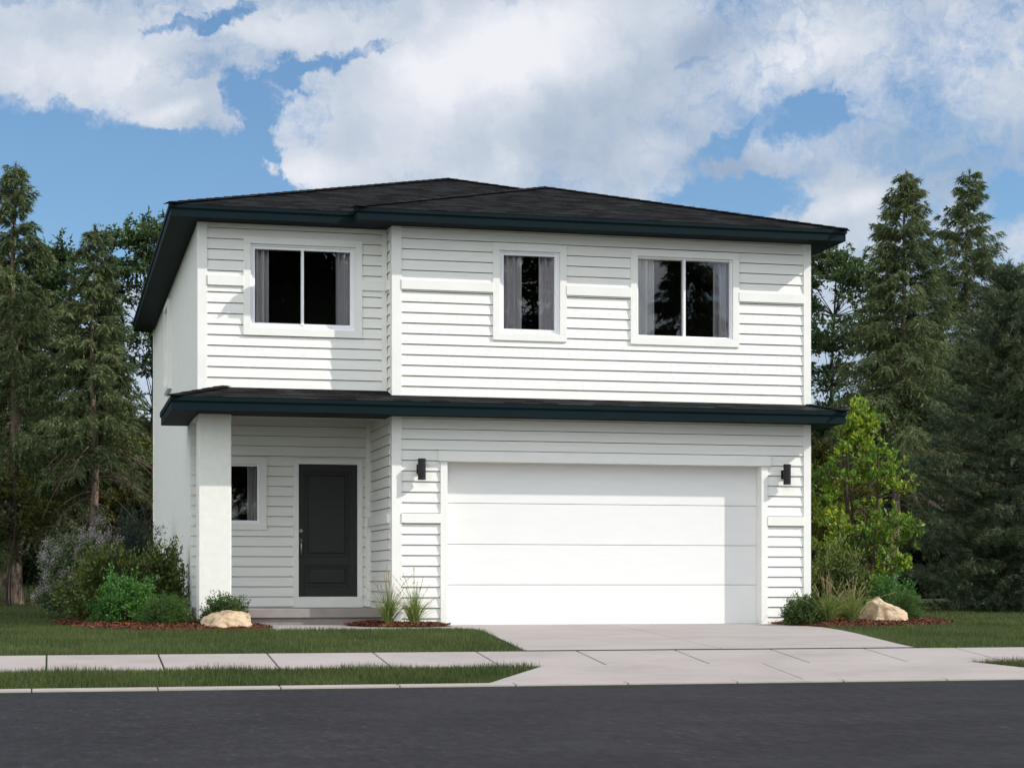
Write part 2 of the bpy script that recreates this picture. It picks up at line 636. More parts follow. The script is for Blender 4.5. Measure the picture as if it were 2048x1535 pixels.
M['needlepine'] = leaf_mat('dark_pine_needles', (0.018, 0.038, 0.021), (0.048, 0.080, 0.040), (0.17, 0.195, 0.095), 0.2, 0.3, 1.3)
M['broad'] = leaf_mat('broad_leaves', (0.017, 0.036, 0.013), (0.042, 0.078, 0.025), (0.10, 0.15, 0.045), 0.35, 0.4, 0.6)
M['young'] = leaf_mat('young_tree_leaves', (0.042, 0.11, 0.022), (0.125, 0.235, 0.03), (0.50, 0.54, 0.04), 0.45, 0.45, 1.1)
M['olive'] = leaf_mat('olive_leaves', (0.034, 0.054, 0.013), (0.088, 0.125, 0.026), (0.21, 0.25, 0.05), 0.3, 0.4, 1.8)
M['yellowish'] = leaf_mat('yellow_green_leaves', (0.03, 0.04, 0.01), (0.075, 0.085, 0.015), (0.18, 0.16, 0.025), 0.35, 0.3, 0.9)
M['bright'] = leaf_mat('bright_green_leaves', (0.024, 0.085, 0.016), (0.06, 0.18, 0.03), (0.16, 0.32, 0.05), 0.35, 0.45, 2.2)
M['fine'] = leaf_mat('fine_green_leaves', (0.02, 0.055, 0.012), (0.05, 0.11, 0.02), (0.11, 0.19, 0.035), 0.3, 0.3, 2.5)
M['box'] = leaf_mat('boxwood_leaves', (0.02, 0.048, 0.013), (0.055, 0.105, 0.025), (0.13, 0.20, 0.045), 0.3, 0.4, 2.5)
M['darkshrub'] = leaf_mat('dark_yew_needles', (0.012, 0.024, 0.018), (0.026, 0.045, 0.032), (0.05, 0.075, 0.05), 0.2, 0.3, 2.0)
M['lilacleaf'] = leaf_mat('lilac_leaves', (0.045, 0.08, 0.034), (0.095, 0.145, 0.06), (0.17, 0.23, 0.10), 0.3, 0.3, 1.8)
M['lilac'] = leaf_mat('lilac_flowers', (0.27, 0.22, 0.25), (0.42, 0.35, 0.385), (0.60, 0.53, 0.555), 0.3, 0.2, 3)
M['plume'] = leaf_mat('tan_seed_heads', (0.30, 0.22, 0.12), (0.46, 0.35, 0.21), (0.62, 0.50, 0.33), 0.3, 0.1, 3)
M['reed'] = leaf_mat('reed_blades', (0.07, 0.12, 0.025), (0.17, 0.235, 0.055), (0.38, 0.37, 0.14), 0.35, 0.3, 3)


def rock_mat():
    m, nt, N, L, b = new_mat('sandstone')
    v = coords(N, L, (5, 5, 8))
    f = noise_tex(N, L, v, 1.0, 9, 0.65)
    L.new(ramp(N, L, f, [(0.30, (0.16, 0.10, 0.06)), (0.43, (0.38, 0.27, 0.17)), (0.56, (0.50, 0.385, 0.265)), (0.72, (0.46, 0.31, 0.165))]), b.inputs['Base Color'])
    b.inputs['Roughness'].default_value = 0.9
    f2 = noise_tex(N, L, coords(N, L, 22), 1.0, 8, 0.7)
    bump(N, L, f2, b, 0.7, 0.03)
    return m


M['rock'] = rock_mat()

# ------------------------------------------------------------------ setting: ground, road, pavement
mb = MB()
xs = [-300, -60, -20, 60, 120, 400]
ys = [p[0] for p in GPTS]
ys = sorted(set(ys + [10, 15, 23, 30, 38, 80, 150, 300]))
for i in range(len(xs) - 1):
    for j in range(len(ys) - 1):
        mb.face([(xs[i], ys[j], gz(ys[j]) - 0.014), (xs[i + 1], ys[j], gz(ys[j]) - 0.014), (xs[i + 1], ys[j + 1], gz(ys[j + 1]) - 0.014), (xs[i], ys[j + 1], gz(ys[j + 1]) - 0.014)])
tag(mb.build('lawn', M['lawn']), kind='structure')

mb = MB()
mb.box(-60, 7.02, -0.44, 120, 18.338, -0.405)
tag(mb.build('road', M['asphalt']), kind='structure')

# kerb stones, with narrow joints
mb = MB()
kx = -0.192 - 1.165 * 40
for i in range(130):
    x0, x1 = kx + i * 1.165 + 0.006, kx + (i + 1) * 1.165 - 0.006
    mb.hexa([(x0, 18.342, -0.47), (x1, 18.342, -0.47), (x1, 18.52, -0.47), (x0, 18.52, -0.47),
             (x0, 18.36, -0.379), (x1, 18.36, -0.379), (x1, 18.52, -0.371), (x0, 18.52, -0.371)])
tag(mb.build('kerb', M['concrete'], bevel=0.008), kind='structure')

mb = MB()
mb.box(-60, 6.8, -0.45, 120, 7.0, -0.28)
tag(mb.build('opposite_kerb', M['concrete'], bevel=0.01), kind='structure')

# sidewalk slabs
zf = lambda x, y: gz(y) - 0.08
zt = lambda x, y: gz(y) + 0.004
mb = MB()
sx = -0.062 - 1.178 * 30
SW0, SW1 = 19.8, 20.99
for i in range(90):
    x0, x1 = sx + i * 1.178 + 0.009, sx + (i + 1) * 1.178 - 0.009
    mb.prism([(x0, SW0), (x1, SW0), (x1, SW1), (x0, SW1)], zf, zt)
tag(mb.build('sidewalk', M['concrete'], bevel=0.006), kind='structure')

# driveway: flares out towards the street
mb = MB()
left = [(5.24, 21.01), (5.36, 22.0), (5.52, 23.4), (5.70, 25.0), (5.80, 25.9), (5.62, 26.36), (5.61, 27.27)]
right = [(10.06, 21.01), (10.19, 21.76), (10.43, 22.89), (10.72, 24.2), (10.90, 25.2), (10.97, 26.0), (10.90, 26.7), (10.58, 27.27)]
MIDX = lambda y: 7.62 + (y - 21) * 0.085
lj = [(x, y) for x, y in left]
for side in (0, 1):
    ysl = sorted(set([p[1] for p in left] + [p[1] for p in right]))
    def ex(pts, y):
        return float(np.interp(y, [p[1] for p in pts], [p[0] for p in pts]))
    for y0, y1 in zip(ysl, ysl[1:]):
        if side == 0:
            mb.prism([(ex(left, y0), y0), (MIDX(y0) - 0.005, y0), (MIDX(y1) - 0.005, y1), (ex(left, y1), y1)], zf, zt)
        else:
            mb.prism([(MIDX(y0) + 0.005, y0), (ex(right, y0), y0), (ex(right, y1), y1), (MIDX(y1) + 0.005, y1)], zf, zt)
mb.prism([(5.612, 27.27), (10.478, 27.27), (10.478, 27.6), (5.612, 27.6)], zf, zt)
tag(mb.build('driveway', M['concrete']), kind='structure')

mb = MB()
mb.prism([(4.24, 18.53), (7.578, 18.53), (7.61, 19.79), (5.14, 19.79)], zf, zt)
mb.prism([(7.592, 18.53), (11.0, 18.53), (10.06, 19.79), (7.624, 19.79)], zf, zt)
tag(mb.build('driveway_apron', M['concrete']), kind='structure')

mb = MB()
mb.prism([(5.2, 20.992), (10.08, 20.992), (10.08, 21.008), (5.2, 21.008)], lambda x, y: gz(y) - 0.05, lambda x, y: gz(y) + 0.013)
tag(mb.build('joint_filler', M['joint']), kind='structure')
mb = MB()
mb.prism([(2.95, 26.38), (5.605, 26.38), (5.605, 26.95), (4.9, 27.0), (4.3, 27.72), (2.7, 27.72)], zf, zt)
tag(mb.build('front_path', M['concrete']), kind='structure')

DRIVE = [(5.24, 21.0)] + left + right[::-1]
APRON = [(4.24, 18.5), (11.0, 18.5), (10.06, 19.85), (5.14, 19.85)]
PATH = [(2.95, 26.36), (5.7, 26.36), (5.7, 27.3), (2.7, 27.75)]
BED_L = [(3.02, 26.55), (2.55, 26.2), (1.8, 26.12), (1.1, 26.25), (0.55, 26.8), (0.2, 27.6), (0.02, 28.8), (0.1, 30.2), (0.6, 31.0), (2.0, 31.0), (2.02, 29.3), (2.7, 29.0), (2.85, 27.5)]
BED_M = [(4.15, 27.35), (4.35, 26.95), (4.75, 26.74), (5.2, 26.74), (5.52, 26.95), (5.6, 27.28), (4.82, 27.29), (4.8, 27.9), (4.3, 27.8)]
BED_R = [(10.60, 27.29), (10.80, 26.75), (10.99, 26.25), (11.4, 26.05), (12.1, 26.15), (12.9, 26.55), (13.6, 27.2), (13.85, 27.8), (13.6, 28.6), (12.7, 29.3), (11.32, 29.4), (11.31, 27.3)]


def inside(poly, x, y):
    r = np.zeros(len(x), dtype=bool)
    n = len(poly)
    for i in range(n):
        x0, y0 = poly[i]
        x1, y1 = poly[(i + 1) % n]
        c = ((y0 > y) != (y1 > y)) & (x < (x1 - x0) * (y - y0) / (y1 - y0 + 1e-12) + x0)
        r ^= c
    return r


def edge_dist(poly, x, y):
    d = np.full(len(x), 1e9)
    n = len(poly)
    for i in range(n):
        a = np.array(poly[i])
        b = np.array(poly[(i + 1) % n])
        ab = b - a
        t = np.clip(((x - a[0]) * ab[0] + (y - a[1]) * ab[1]) / (ab @ ab), 0, 1)
        d = np.minimum(d, np.hypot(x - a[0] - t * ab[0], y - a[1] - t * ab[1]))
    return d


def mulch(poly, seed, n):
    """a low mound of bark: a base sheet and loose chips"""
    rg = np.random.default_rng(seed)
    px = np.array([p[0] for p in poly])
    py = np.array([p[1] for p in poly])
    # mound base as a grid clipped to the bed
    st = 0.05
    gx = np.arange(px.min(), px.max() + st, st)
    gy = np.arange(py.min(), py.max() + st, st)
    X, Y = np.meshgrid(gx, gy)
    xf, yf = X.ravel(), Y.ravel()
    ins = inside(poly, xf, yf)
    d = np.where(ins, edge_dist(poly, xf, yf), 0)
    hgt = np.where(ins, 0.012 + 0.055 * (1 - np.exp(-d / 0.14)) + rg.normal(0, 0.006, len(xf)), -0.03)
    Z = gza(yf) + hgt
    nx, ny = len(gx), len(gy)
    idx = np.arange(nx * ny).reshape(ny, nx)
    q = np.stack([idx[:-1, :-1], idx[:-1, 1:], idx[1:, 1:], idx[1:, :-1]], -1).reshape(-1, 4)
    keep = ins[q].any(axis=1)
    tag(array_mesh('mulch_bed', np.stack([xf, yf, Z], -1), q[keep], M['mulch']), kind='structure')
    x = rg.uniform(px.min() - 0.05, px.max() + 0.05, n * 3)
    y = rg.uniform(py.min() - 0.05, py.max() + 0.05, n * 3)
    ok = inside(poly, x, y) | ((edge_dist(poly, x, y) < 0.06) & (rg.random(len(x)) < 0.35))
    x, y = x[ok], y[ok]
    d = edge_dist(poly, x, y)
    z = gza(y) + 0.012 + 0.055 * (1 - np.exp(-d / 0.14)) + rg.uniform(0, 0.014, len(x))
    a = rg.uniform(0, 6.283, len(x))
    ln = rg.uniform(0.02, 0.06, len(x))
    wd = rg.uniform(0.005, 0.012, len(x))
    tilt = rg.normal(0, 0.35, len(x))
    dx, dy, dz = np.cos(a) * np.cos(tilt), np.sin(a) * np.cos(tilt), np.sin(tilt)
    sx_, sy_ = -np.sin(a), np.cos(a)
    roll = rg.normal(0, 0.5, len(x))
    P = np.stack([x, y, z], -1)
    Dv = np.stack([dx, dy, dz], -1) * ln[:, None] / 2
    Sv = np.stack([sx_ * np.cos(roll), sy_ * np.cos(roll), np.sin(roll)], -1) * wd[:, None]
    V = np.stack([P - Dv - Sv, P + Dv - Sv * 0.6, P + Dv + Sv, P - Dv + Sv * 0.7], 1).reshape(-1, 3)
    F = np.arange(len(V)).reshape(-1, 4)
    tag(array_mesh('mulch_chips', V, F, M['chip']), kind='stuff')


mulch(BED_L, 1, 5200)
mulch(BED_M, 2, 2600)
mulch(BED_R, 3, 6000)

# pine straw under the trees at the back of the lawn
mb = MB()
mb.prism([(-6, 44.0), (-2, 43.6), (0.3, 43.8), (1.0, 44.4), (0.9, 52), (-6, 52)], lambda x, y: gz(y) - 0.03, lambda x, y: gz(y) + 0.012)
tag(mb.build('pine_straw', M['straw']), kind='structure')


def blades(name, x, y, h, w, seed, lean=0.35, mat=None, z=None):
    rg = np.random.default_rng(seed)
    n = len(x)
    a = rg.uniform(0, 6.283, n)
    z = (gza(y) - 0.014) if z is None else z
    P = np.stack([x, y, z], -1)
    S = np.stack([np.cos(a), np.sin(a), np.zeros(n)], -1) * (w / 2)[:, None]
    b = rg.uniform(0, 6.283, n)
    t = np.abs(rg.normal(0, lean, n))
    T = np.stack([np.cos(b) * np.sin(t), np.sin(b) * np.sin(t), np.cos(t)], -1) * h[:, None]
    V = np.stack([P - S, P + S, P + T], 1).reshape(-1, 3)
    F = np.arange(len(V)).reshape(-1, 3)
    return array_mesh(name, V, F, mat or M['blade'])


def lawn_points(seed, n, x0, x1, y0, y1):
    rg = np.random.default_rng(seed)
    x, y = rg.uniform(x0, x1, n), rg.uniform(y0, y1, n)
    ok = (x > -0.03 * y - 1.6) & (x < 0.56 * y + 1.2)
    ok &= ~((y > 19.78) & (y < 21.0))
    ok &= ~((y > 6.8) & (y < 18.52))
    for poly in (DRIVE, APRON, PATH, BED_L, BED_M, BED_R):
        ok &= ~inside(poly, x, y)
    ok &= ~((x > 2.0) & (x < 11.35) & (y > 27.2) & (y < 39.6))
    return x[ok], y[ok], rg


for sd, n, bx in ((11, 60000, (-2.4, 12.0, 18.52, 19.79)), (12, 190000, (-2.6, 17, 20.99, 28)), (13, 90000, (-2.8, 20, 28, 36)), (14, 50000, (-3, 22, 36, 47))):
    x, y, rg = lawn_points(sd, n, *bx)
    k = 1 if bx[3] < 21 else (1.0 if bx[3] <= 28 else 1.5)
    h = rg.uniform(0.03, 0.072, len(x)) * (1.15 if bx[3] < 21 else 0.95)
    h *= 0.8 + 0.5 * np.sin(x * 2.1 + 1.3 * np.sin(y * 1.7)) ** 2
    tag(blades('grass', x, y, h, rg.uniform(0.005, 0.009, len(x)) * k, sd), kind='stuff')

# unmown grass round the tree trunks
rg = np.random.default_rng(21)
n = 5200
x = np.concatenate([rg.uniform(-2.6, 0.7, n), rg.uniform(-2.6, 0.9, n // 2)])
y = np.concatenate([rg.uniform(44.6, 46.5, n), rg.uniform(46.5, 50, n // 2)])
tag(blades('tall_grass', x, y, rg.uniform(0.15, 0.5, len(x)), rg.uniform(0.008, 0.016, len(x)), 22, 0.2, M['longgrass']), kind='stuff')

# ------------------------------------------------------------------ the house
house = tag(empty('house', (6.66, 33.0, 0)), 'white two-storey house with dark teal eaves, black front door and wide garage door', 'house')
YG, YL, YD = 27.3, 27.64, 29.2          # garage wing, upper left wing, door wall
XL, XW, XR = 2.025, 4.797, 11.29        # left wall, wing corner, right wall
YB = 39.5
ROW = 0.15345
Z_SOF, Z_LSOF = 5.812, 3.05


def front(Y):
    return lambda s, d, z: (s, Y - d, z)


def facing_left(X):
    return lambda s, d, z: (X - d, s, z)


def lap_siding(mb, Pm, s0, s1, z0, z1, zref, openings, back=0.12):
    """clapboards: each course leans out at its foot, over a narrow open reveal"""
    k0 = math.floor((z0 - zref) / ROW) - 1
    while zref + k0 * ROW < z1:
        a, b = zref + k0 * ROW, zref + (k0 + 1) * ROW
        k0 += 1
        lo, hi = max(a, z0), min(b, z1)
        if hi - lo < 0.004:
            continue
        foot = a + 0.012 if a >= z0 else lo      # open reveal under each board
        cuts = sorted(set([lo, hi] + [z for o in openings for z in o[2:] if lo < z < hi]))
        th = lambda z: 0.027 - 0.016 * (z - a) / ROW
        for c0, c1 in zip(cuts, cuts[1:]):
            spans = [(s0, s1)]
            zm = (c0 + c1) / 2
            for (oa, ob, oz0, oz1) in openings:
                if oz0 < zm < oz1:
                    spans = [q for (p, r) in spans for q in ((p, min(r, oa)), (max(p, ob), r)) if q[1] - q[0] > 0.002]
            b0 = max(c0, foot)
            for p, r in spans:
                if c1 - b0 > 0.001:
                    mb.hexa([Pm(p, th(b0), b0), Pm(r, th(b0), b0), Pm(r, -0.03, b0), Pm(p, -0.03, b0),
                             Pm(p, th(c1), c1), Pm(r, th(c1), c1), Pm(r, -0.03, c1), Pm(p, -0.03, c1)])
                mb.hexa([Pm(p, -0.032, c0), Pm(r, -0.032, c0), Pm(r, -back, c0), Pm(p, -back, c0),
                         Pm(p, -0.032, c1), Pm(r, -0.032, c1), Pm(r, -back, c1), Pm(p, -back, c1)])


def frame(mb, Pm, so, io, d0, d1):
    """picture-frame of four boards between the outer rect so and the inner rect io (s0, s1, z0, z1)"""
    def bx(s0, s1, z0, z1):
        p, q = Pm(s0, d0, z0), Pm(s1, d1, z1)
        mb.box(p[0], p[1], p[2], q[0], q[1], q[2])
    bx(so[0], so[1], io[3], so[3])
    bx(so[0], so[1], so[2], io[2])
    bx(so[0], io[0], io[2], io[3])
    bx(io[1], so[1], io[2], io[3])


def mid(o, i):
    return ((o[0] + i[0]) / 2, (o[1] + i[1]) / 2, (o[2] + i[2]) / 2, (o[3] + i[3]) / 2)


W1 = dict(P=front(YL), o=(2.676, 4.408, 4.212, 5.637), i=(2.779, 4.304, 4.322, 5.536), g=(2.848, 4.236, 4.401, 5.468), mull=3.538)
W2 = dict(P=front(YG), o=(6.293, 7.416, 4.205, 5.640), i=(6.398, 7.311, 4.309, 5.528), g=(6.466, 7.242, 4.381, 5.469), mull=None)
W3 = dict(P=front(YG), o=(8.406, 10.127, 4.206, 5.634), i=(8.510, 10.025, 4.322, 5.530), g=(8.542, 9.988, 4.345, 5.495), mull=9.265)
W4 = dict(P=front(YD), o=(2.15, 3.183, 1.445, 2.556), i=(2.253, 3.080, 1.545, 2.446), g=(2.30, 3.044, 1.592, 2.418), mull=None)
WS = dict(P=facing_left(XL), o=(33.75, 34.95, 4.04, 5.60), i=(33.85, 34.85, 4.14, 5.50), g=(33.90, 34.80, 4.19, 5.45), mull=None)
DOOR_O, DOOR_I = (3.587, 4.663, 0.262, 2.543), (3.673, 4.583, 0.427, 2.463)

# --- walls and siding
mb = MB()
lap_siding(mb, front(YL), XL + 0.10, XW - 0.03, 3.3, 5.815, 5.582, [mid(W1['o'], W1['i'])])
mb.build('upper_left_siding', M['siding'], house)
mb = MB()
lap_siding(mb, front(YG), XW + 0.10, XR - 0.10, 3.335, 5.815, 5.639, [mid(W2['o'], W2['i']), mid(W3['o'], W3['i'])])
mb.build('upper_garage_siding', M['siding'], house)
mb = MB()
lap_siding(mb, front(YG), XW + 0.10, XR - 0.10, -0.03, 3.055, 2.566, [(5.55, 10.54, -1, 2.45)])
mb.build('garage_siding', M['siding'], house)
mb = MB()
lap_siding(mb, front(YD), XL + 0.02, XW - 0.01, 0.22, 3.34, 2.4155, [mid(W4['o'], W4['i']), (3.63, 4.62, -1, 2.5)])
mb.build('porch_siding', M['siding'], house)
mb = MB()
lap_siding(mb, facing_left(XW), YG + 0.11, YD - 0.03, -0.03, 3.34, 0.8077, [])
lap_siding(mb, facing_left(XW), YG + 0.11, YL + 0.02, 3.34, 5.815, 5.62, [])
mb.build('return_siding', M['siding'], house)

mb = MB()   # stucco side, rear and right walls
so, si = WS['o'], WS['i']
o = mid(so, si)
mb.box(XL, YD + 0.001, -0.1, XL + 0.15, o[0], 3.3)
mb.box(XL, YL + 0.115, 3.3, XL + 0.15, o[0], 5.815)
mb.box(XL, o[1], -0.1, XL + 0.15, YB, 5.815)
mb.box(XL, o[0], -0.1, XL + 0.15, o[1], o[2])
mb.box(XL, o[0], o[3], XL + 0.15, o[1], 5.815)
mb.box(XL, YL + 0.115, 3.06, XL + 0.15, YD, 3.3)
mb.build('stucco_wall', M['stucco'], house)
mb = MB()
mb.box(XR - 0.15, YG + 0.02, -0.1, XR, YB, 5.815)
mb.box(XL + 0.15, YB - 0.15, -0.1, XR - 0.15, YB, 5.815)
mb.build('rear_wall', M['stucco'], house)

# dim interior: floors and a partition behind the windows
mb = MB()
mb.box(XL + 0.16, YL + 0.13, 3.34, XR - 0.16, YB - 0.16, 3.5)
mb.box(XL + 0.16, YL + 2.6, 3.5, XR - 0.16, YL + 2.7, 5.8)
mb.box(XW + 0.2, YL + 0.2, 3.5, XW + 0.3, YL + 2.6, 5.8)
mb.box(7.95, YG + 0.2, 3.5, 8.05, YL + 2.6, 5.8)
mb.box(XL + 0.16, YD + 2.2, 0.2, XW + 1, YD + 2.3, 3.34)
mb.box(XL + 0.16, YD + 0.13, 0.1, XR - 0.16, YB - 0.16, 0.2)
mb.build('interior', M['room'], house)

# --- corner boards and bands
B = 0.036


def board(name, x0, y0, z0, x1, y1, z1, bev):
    m = MB()
    m.box(x0, y0, z0, x1, y1, z1)
    return m.build(name, M['trim'], house, bevel=bev)


board('corner_board', XL - 0.006, YL - B, 3.3, XL + 0.135, YL + 0.11, 5.815, 0.004)
board('corner_board', XW - 0.012, YG - B, 3.30, XW + 0.135, YG + 0.11, 5.815, 0.004)
board('corner_board', XW - 0.012, YG - B, -0.03, XW + 0.135, YG + 0.11, 3.055, 0.004)
board('corner_board', XR - 0.12, YG - B, 3.30, XR, YG + 0.0, 5.815, 0.004)
board('corner_board', XR - 0.12, YG - B, -0.03, XR, YG + 0.0, 3.055, 0.004)
board('corner_board', XW - 0.10, YL - 0.034, 3.4, XW - 0.022, YL - 0.001, 5.815, 0.004)
board('corner_board', XW - 0.085, YD - 0.034, 0.27, XW - 0.022, YD - 0.001, 3.34, 0.004)
board('corner_board', XW - 0.028, YD - 0.09, 0.27, XW - 0.002, YD - 0.001, 3.34, 0.004)
board('corner_board', XL - 0.03, YB - 0.02, -0.1, XL - 0.001, YB + 0.03, 5.815, 0.004)



def band(a, b, z0, z1, Y):
    board('belly_band', a, Y - 0.047, z0, b, Y - 0.002, z1, 0.003)


band(XL + 0.137, W1['o'][0] + 0.004, 4.915, 5.060, YL)
band(W1['o'][1] - 0.004, XW - 0.03, 4.915, 5.060, YL)
band(XW + 0.13, W2['o'][0] + 0.004, 4.903, 5.043, YG)
band(W2['o'][1] - 0.004, W3['o'][0] + 0.004, 4.903, 5.043, YG)
band(W3['o'][1] - 0.004, XR - 0.117, 4.903, 5.043, YG)
band(XW + 0.13, 5.509, 1.508, 1.648, YG)
band(10.583, XR - 0.117, 1.508, 1.648, YG)
board('belly_band', XW - 0.060, YG + 0.10, 1.508, XW - 0.002, YD - 0.03, 1.648, 0.004)
board('belly_band', XW - 0.058, YG + 0.10, 4.903, XW - 0.002, YL - 0.03, 5.043, 0.004)


# --- windows
def window(w, slider):
    Pm, o, i, g = w['P'], w['o'], w['i'], w['g']
    m = MB()
    frame(m, Pm, o, i, -0.01, 0.075 if w is WS else 0.040)
    win = m.build('window', M['trim'], house, bevel=0.003, fix=True)
    m = MB()                     # vinyl frame: stepped, set back in the opening
    e = 0.001
    frame(m, Pm, (i[0] + e, i[1] - e, i[2] + e, i[3] - e), (i[0] + 0.026, i[1] - 0.026, i[2] + 0.03, i[3] - 0.026), -0.10, 0.004)
    frame(m, Pm, (i[0] + 0.026, i[1] - 0.026, i[2] + 0.03, i[3] - 0.026), g, -0.10, -0.016 if slider else -0.012)
    if slider:
        p, q = Pm(w['mull'] - 0.018, -0.015, g[2] - 0.02), Pm(w['mull'] + 0.018, 0.0005, g[3] + 0.02)
        m.box(*p, *q)
        p, q = Pm(w['mull'] - 0.020, -0.10, g[2]), Pm(w['mull'] + 0.020, -0.0155, g[3])
        m.box(*p, *q)
        # the sliding half sits a step further out along its bottom rail
        p, q = Pm(w['mull'] + 0.019, -0.0155, g[2] - 0.045), Pm(g[1], -0.008, g[2] - 0.001)
        m.box(*p, *q)
    m.build('frame', M['vinyl'], win, bevel=0.002, fix=True)
    halves = [(g[0], w['mull'], -0.062), (w['mull'], g[1], -0.045)] if slider else [(g[0], g[1], -0.05)]
    for a, b, d in halves:
        m = MB()
        m.face([Pm(a, d, g[2]), Pm(b, d, g[2]), Pm(b, d, g[3]), Pm(a, d, g[3])])
        m.build('pane', M['glass'], win)
    return win


window(W1, True)
window(W2, False)
window(W3, True)
window(W4, False)
window(WS, False)


def curtain(w, s0, s1, pleats, label, seed):
    """a hanging pleated sheet behind the glass"""
    rg = random.Random(seed)
    Pm, g = w['P'], w['g']
    zb, zt_ = g[2] - 0.12, g[3] + 0.05
    base = Pm((s0 + s1) / 2, -0.155, zb)
    o = tag(empty('curtain', base), label, 'curtain', 'grey curtains behind the windows')
    m = MB()
    n = pleats * 12
    cols = []
    ph = rg.uniform(0, 6)
    for k in range(n + 1):
        t = k / n
        s = s0 + (s1 - s0) * t
        dp = -0.165 + 0.066 * math.sin(2 * math.pi * pleats * t + ph) + 0.014 * math.sin(4.4 * math.pi * pleats * t + 1)
        cols.append((s, dp))
    for (a, da), (b, db) in zip(cols, cols[1:]):
        zc = (zb + zt_) / 2
        m.face([Pm(a, da, zb), Pm(b, db, zb), Pm(b, db, zt_), Pm(a, da, zt_)])
        m.face([Pm(b, db - 0.006, zb), Pm(a, da - 0.006, zb), Pm(a, da - 0.006, zt_), Pm(b, db - 0.006, zt_)])
    m.build('curtain_panel', M['curtain'], o, smooth=True)
    m = MB()
    m.tube([Pm(s0 - 0.03, -0.155, zt_ + 0.01), Pm(s1 + 0.03, -0.155, zt_ + 0.01)], 0.012, 8)
    m.build('curtain_rod', M['black'], o)


curtain(W1, 2.79, 3.06, 3, 'grey pleated curtain at the left edge of the upper left window', 1)
curtain(W1, 4.05, 4.31, 3, 'grey pleated curtain at the right edge of the upper left window', 2)
curtain(W2, 6.44, 6.76, 3, 'grey pleated curtain filling the left third of the narrow middle window', 3)
curtain(W2, 7.02, 7.36, 3, 'grey pleated curtain filling the right third of the narrow middle window', 4)
curtain(W3, 8.53, 8.84, 3, 'sunlit grey curtain at the left edge of the upper right window', 5)
curtain(W3, 9.80, 10.12, 3, 'grey curtain at the right edge of the upper right window', 6)
curtain(W4, 2.26, 2.53, 3, 'grey curtain partly behind the white column in the porch window', 7)
curtain(W4, 2.90, 3.09, 3, 'grey curtain at the right edge of the porch window beside the door', 8)

# --- front door
Pm = front(YD)
mb = MB()
o, i = DOOR_O, DOOR_I
frame(mb, Pm, o, i, -0.01, 0.038)
mb.build('door_casing', M['trim'], house, bevel=0.003, fix=True)
mb = MB()
d = -0.035
x0, x1, z0, z1 = i[0] + 0.001, i[1] - 0.001, i[2] + 0.001, i[3] - 0.001
mb.box(*Pm(x0, d - 0.03, z0), *Pm(x1, d, z1))
PANELS = ((3.767, 4.464, 1.032, 2.358), (3.767, 4.464, 0.571, 0.924))
stiles = [(x0, 3.767, z0, z1), (4.464, x1, z0, z1), (3.767, 4.464, z0, 0.571), (3.767, 4.464, 0.924, 1.032), (3.767, 4.464, 2.358, z1)]
for a, b, c0, c1 in stiles:
    mb.box(*Pm(a, d + 0.0002, c0), *Pm(b, d + 0.020, c1))
for a, b, c0, c1 in PANELS:
    frame(mb, Pm, (a, b, c0, c1), (a + 0.022, b - 0.022, c0 + 0.022, c1 - 0.022), d + 0.0004, d + 0.026)
    frame(mb, Pm, (a + 0.022, b - 0.022, c0 + 0.022, c1 - 0.022), (a + 0.05, b - 0.05, c0 + 0.05, c1 - 0.05), d + 0.0006, d + 0.008)
    p = [(a + 0.06, c0 + 0.06), (b - 0.06, c0 + 0.06), (b - 0.06, c1 - 0.06), (a + 0.06, c1 - 0.06)]
    q = [(a + 0.075, c0 + 0.075), (b - 0.075, c0 + 0.075), (b - 0.075, c1 - 0.075), (a + 0.075, c1 - 0.075)]
    mb.hexa([Pm(s, d + 0.0008, z) for s, z in p] + [Pm(s, d + 0.014, z) for s, z in q])
door = mb.build('front_door', M['door'], house, bevel=0.004, fix=True)
mb = MB()
mb.tube([Pm(3.712, -0.016, 1.44), Pm(3.712, 0.004, 1.44)], [0.028, 0.026], 20)
mb.tube([Pm(3.712, 0.004, 1.44), Pm(3.712, 0.012, 1.44)], [0.019, 0.017], 20)
mb.build('deadbolt', M['nickel'], door, fix=True)
mb = MB()
mb.tube([Pm(3.712, -0.016, 1.30), Pm(3.712, -0.006, 1.30)], [0.03, 0.028], 16)
mb.box(*Pm(3.69, -0.016, 1.25), *Pm(3.734, -0.008, 1.345))
mb.tube([Pm(3.712, -0.008, 1.275), Pm(3.712, 0.03, 1.268), Pm(3.712, 0.05, 1.24), Pm(3.712, 0.054, 1.19), Pm(3.712, 0.05, 1.12), Pm(3.712, 0.03, 1.06), Pm(3.712, -0.01, 1.045)],
        [0.009, 0.009, 0.011, 0.013, 0.011, 0.008, 0.012], 10)
mb.tube([Pm(3.69, 0.02, 1.305), Pm(3.712, 0.03, 1.31), Pm(3.734, 0.02, 1.305)], 0.008, 8)
mb.build('door_handle', M['nickel'], door, smooth=True, fix=True)

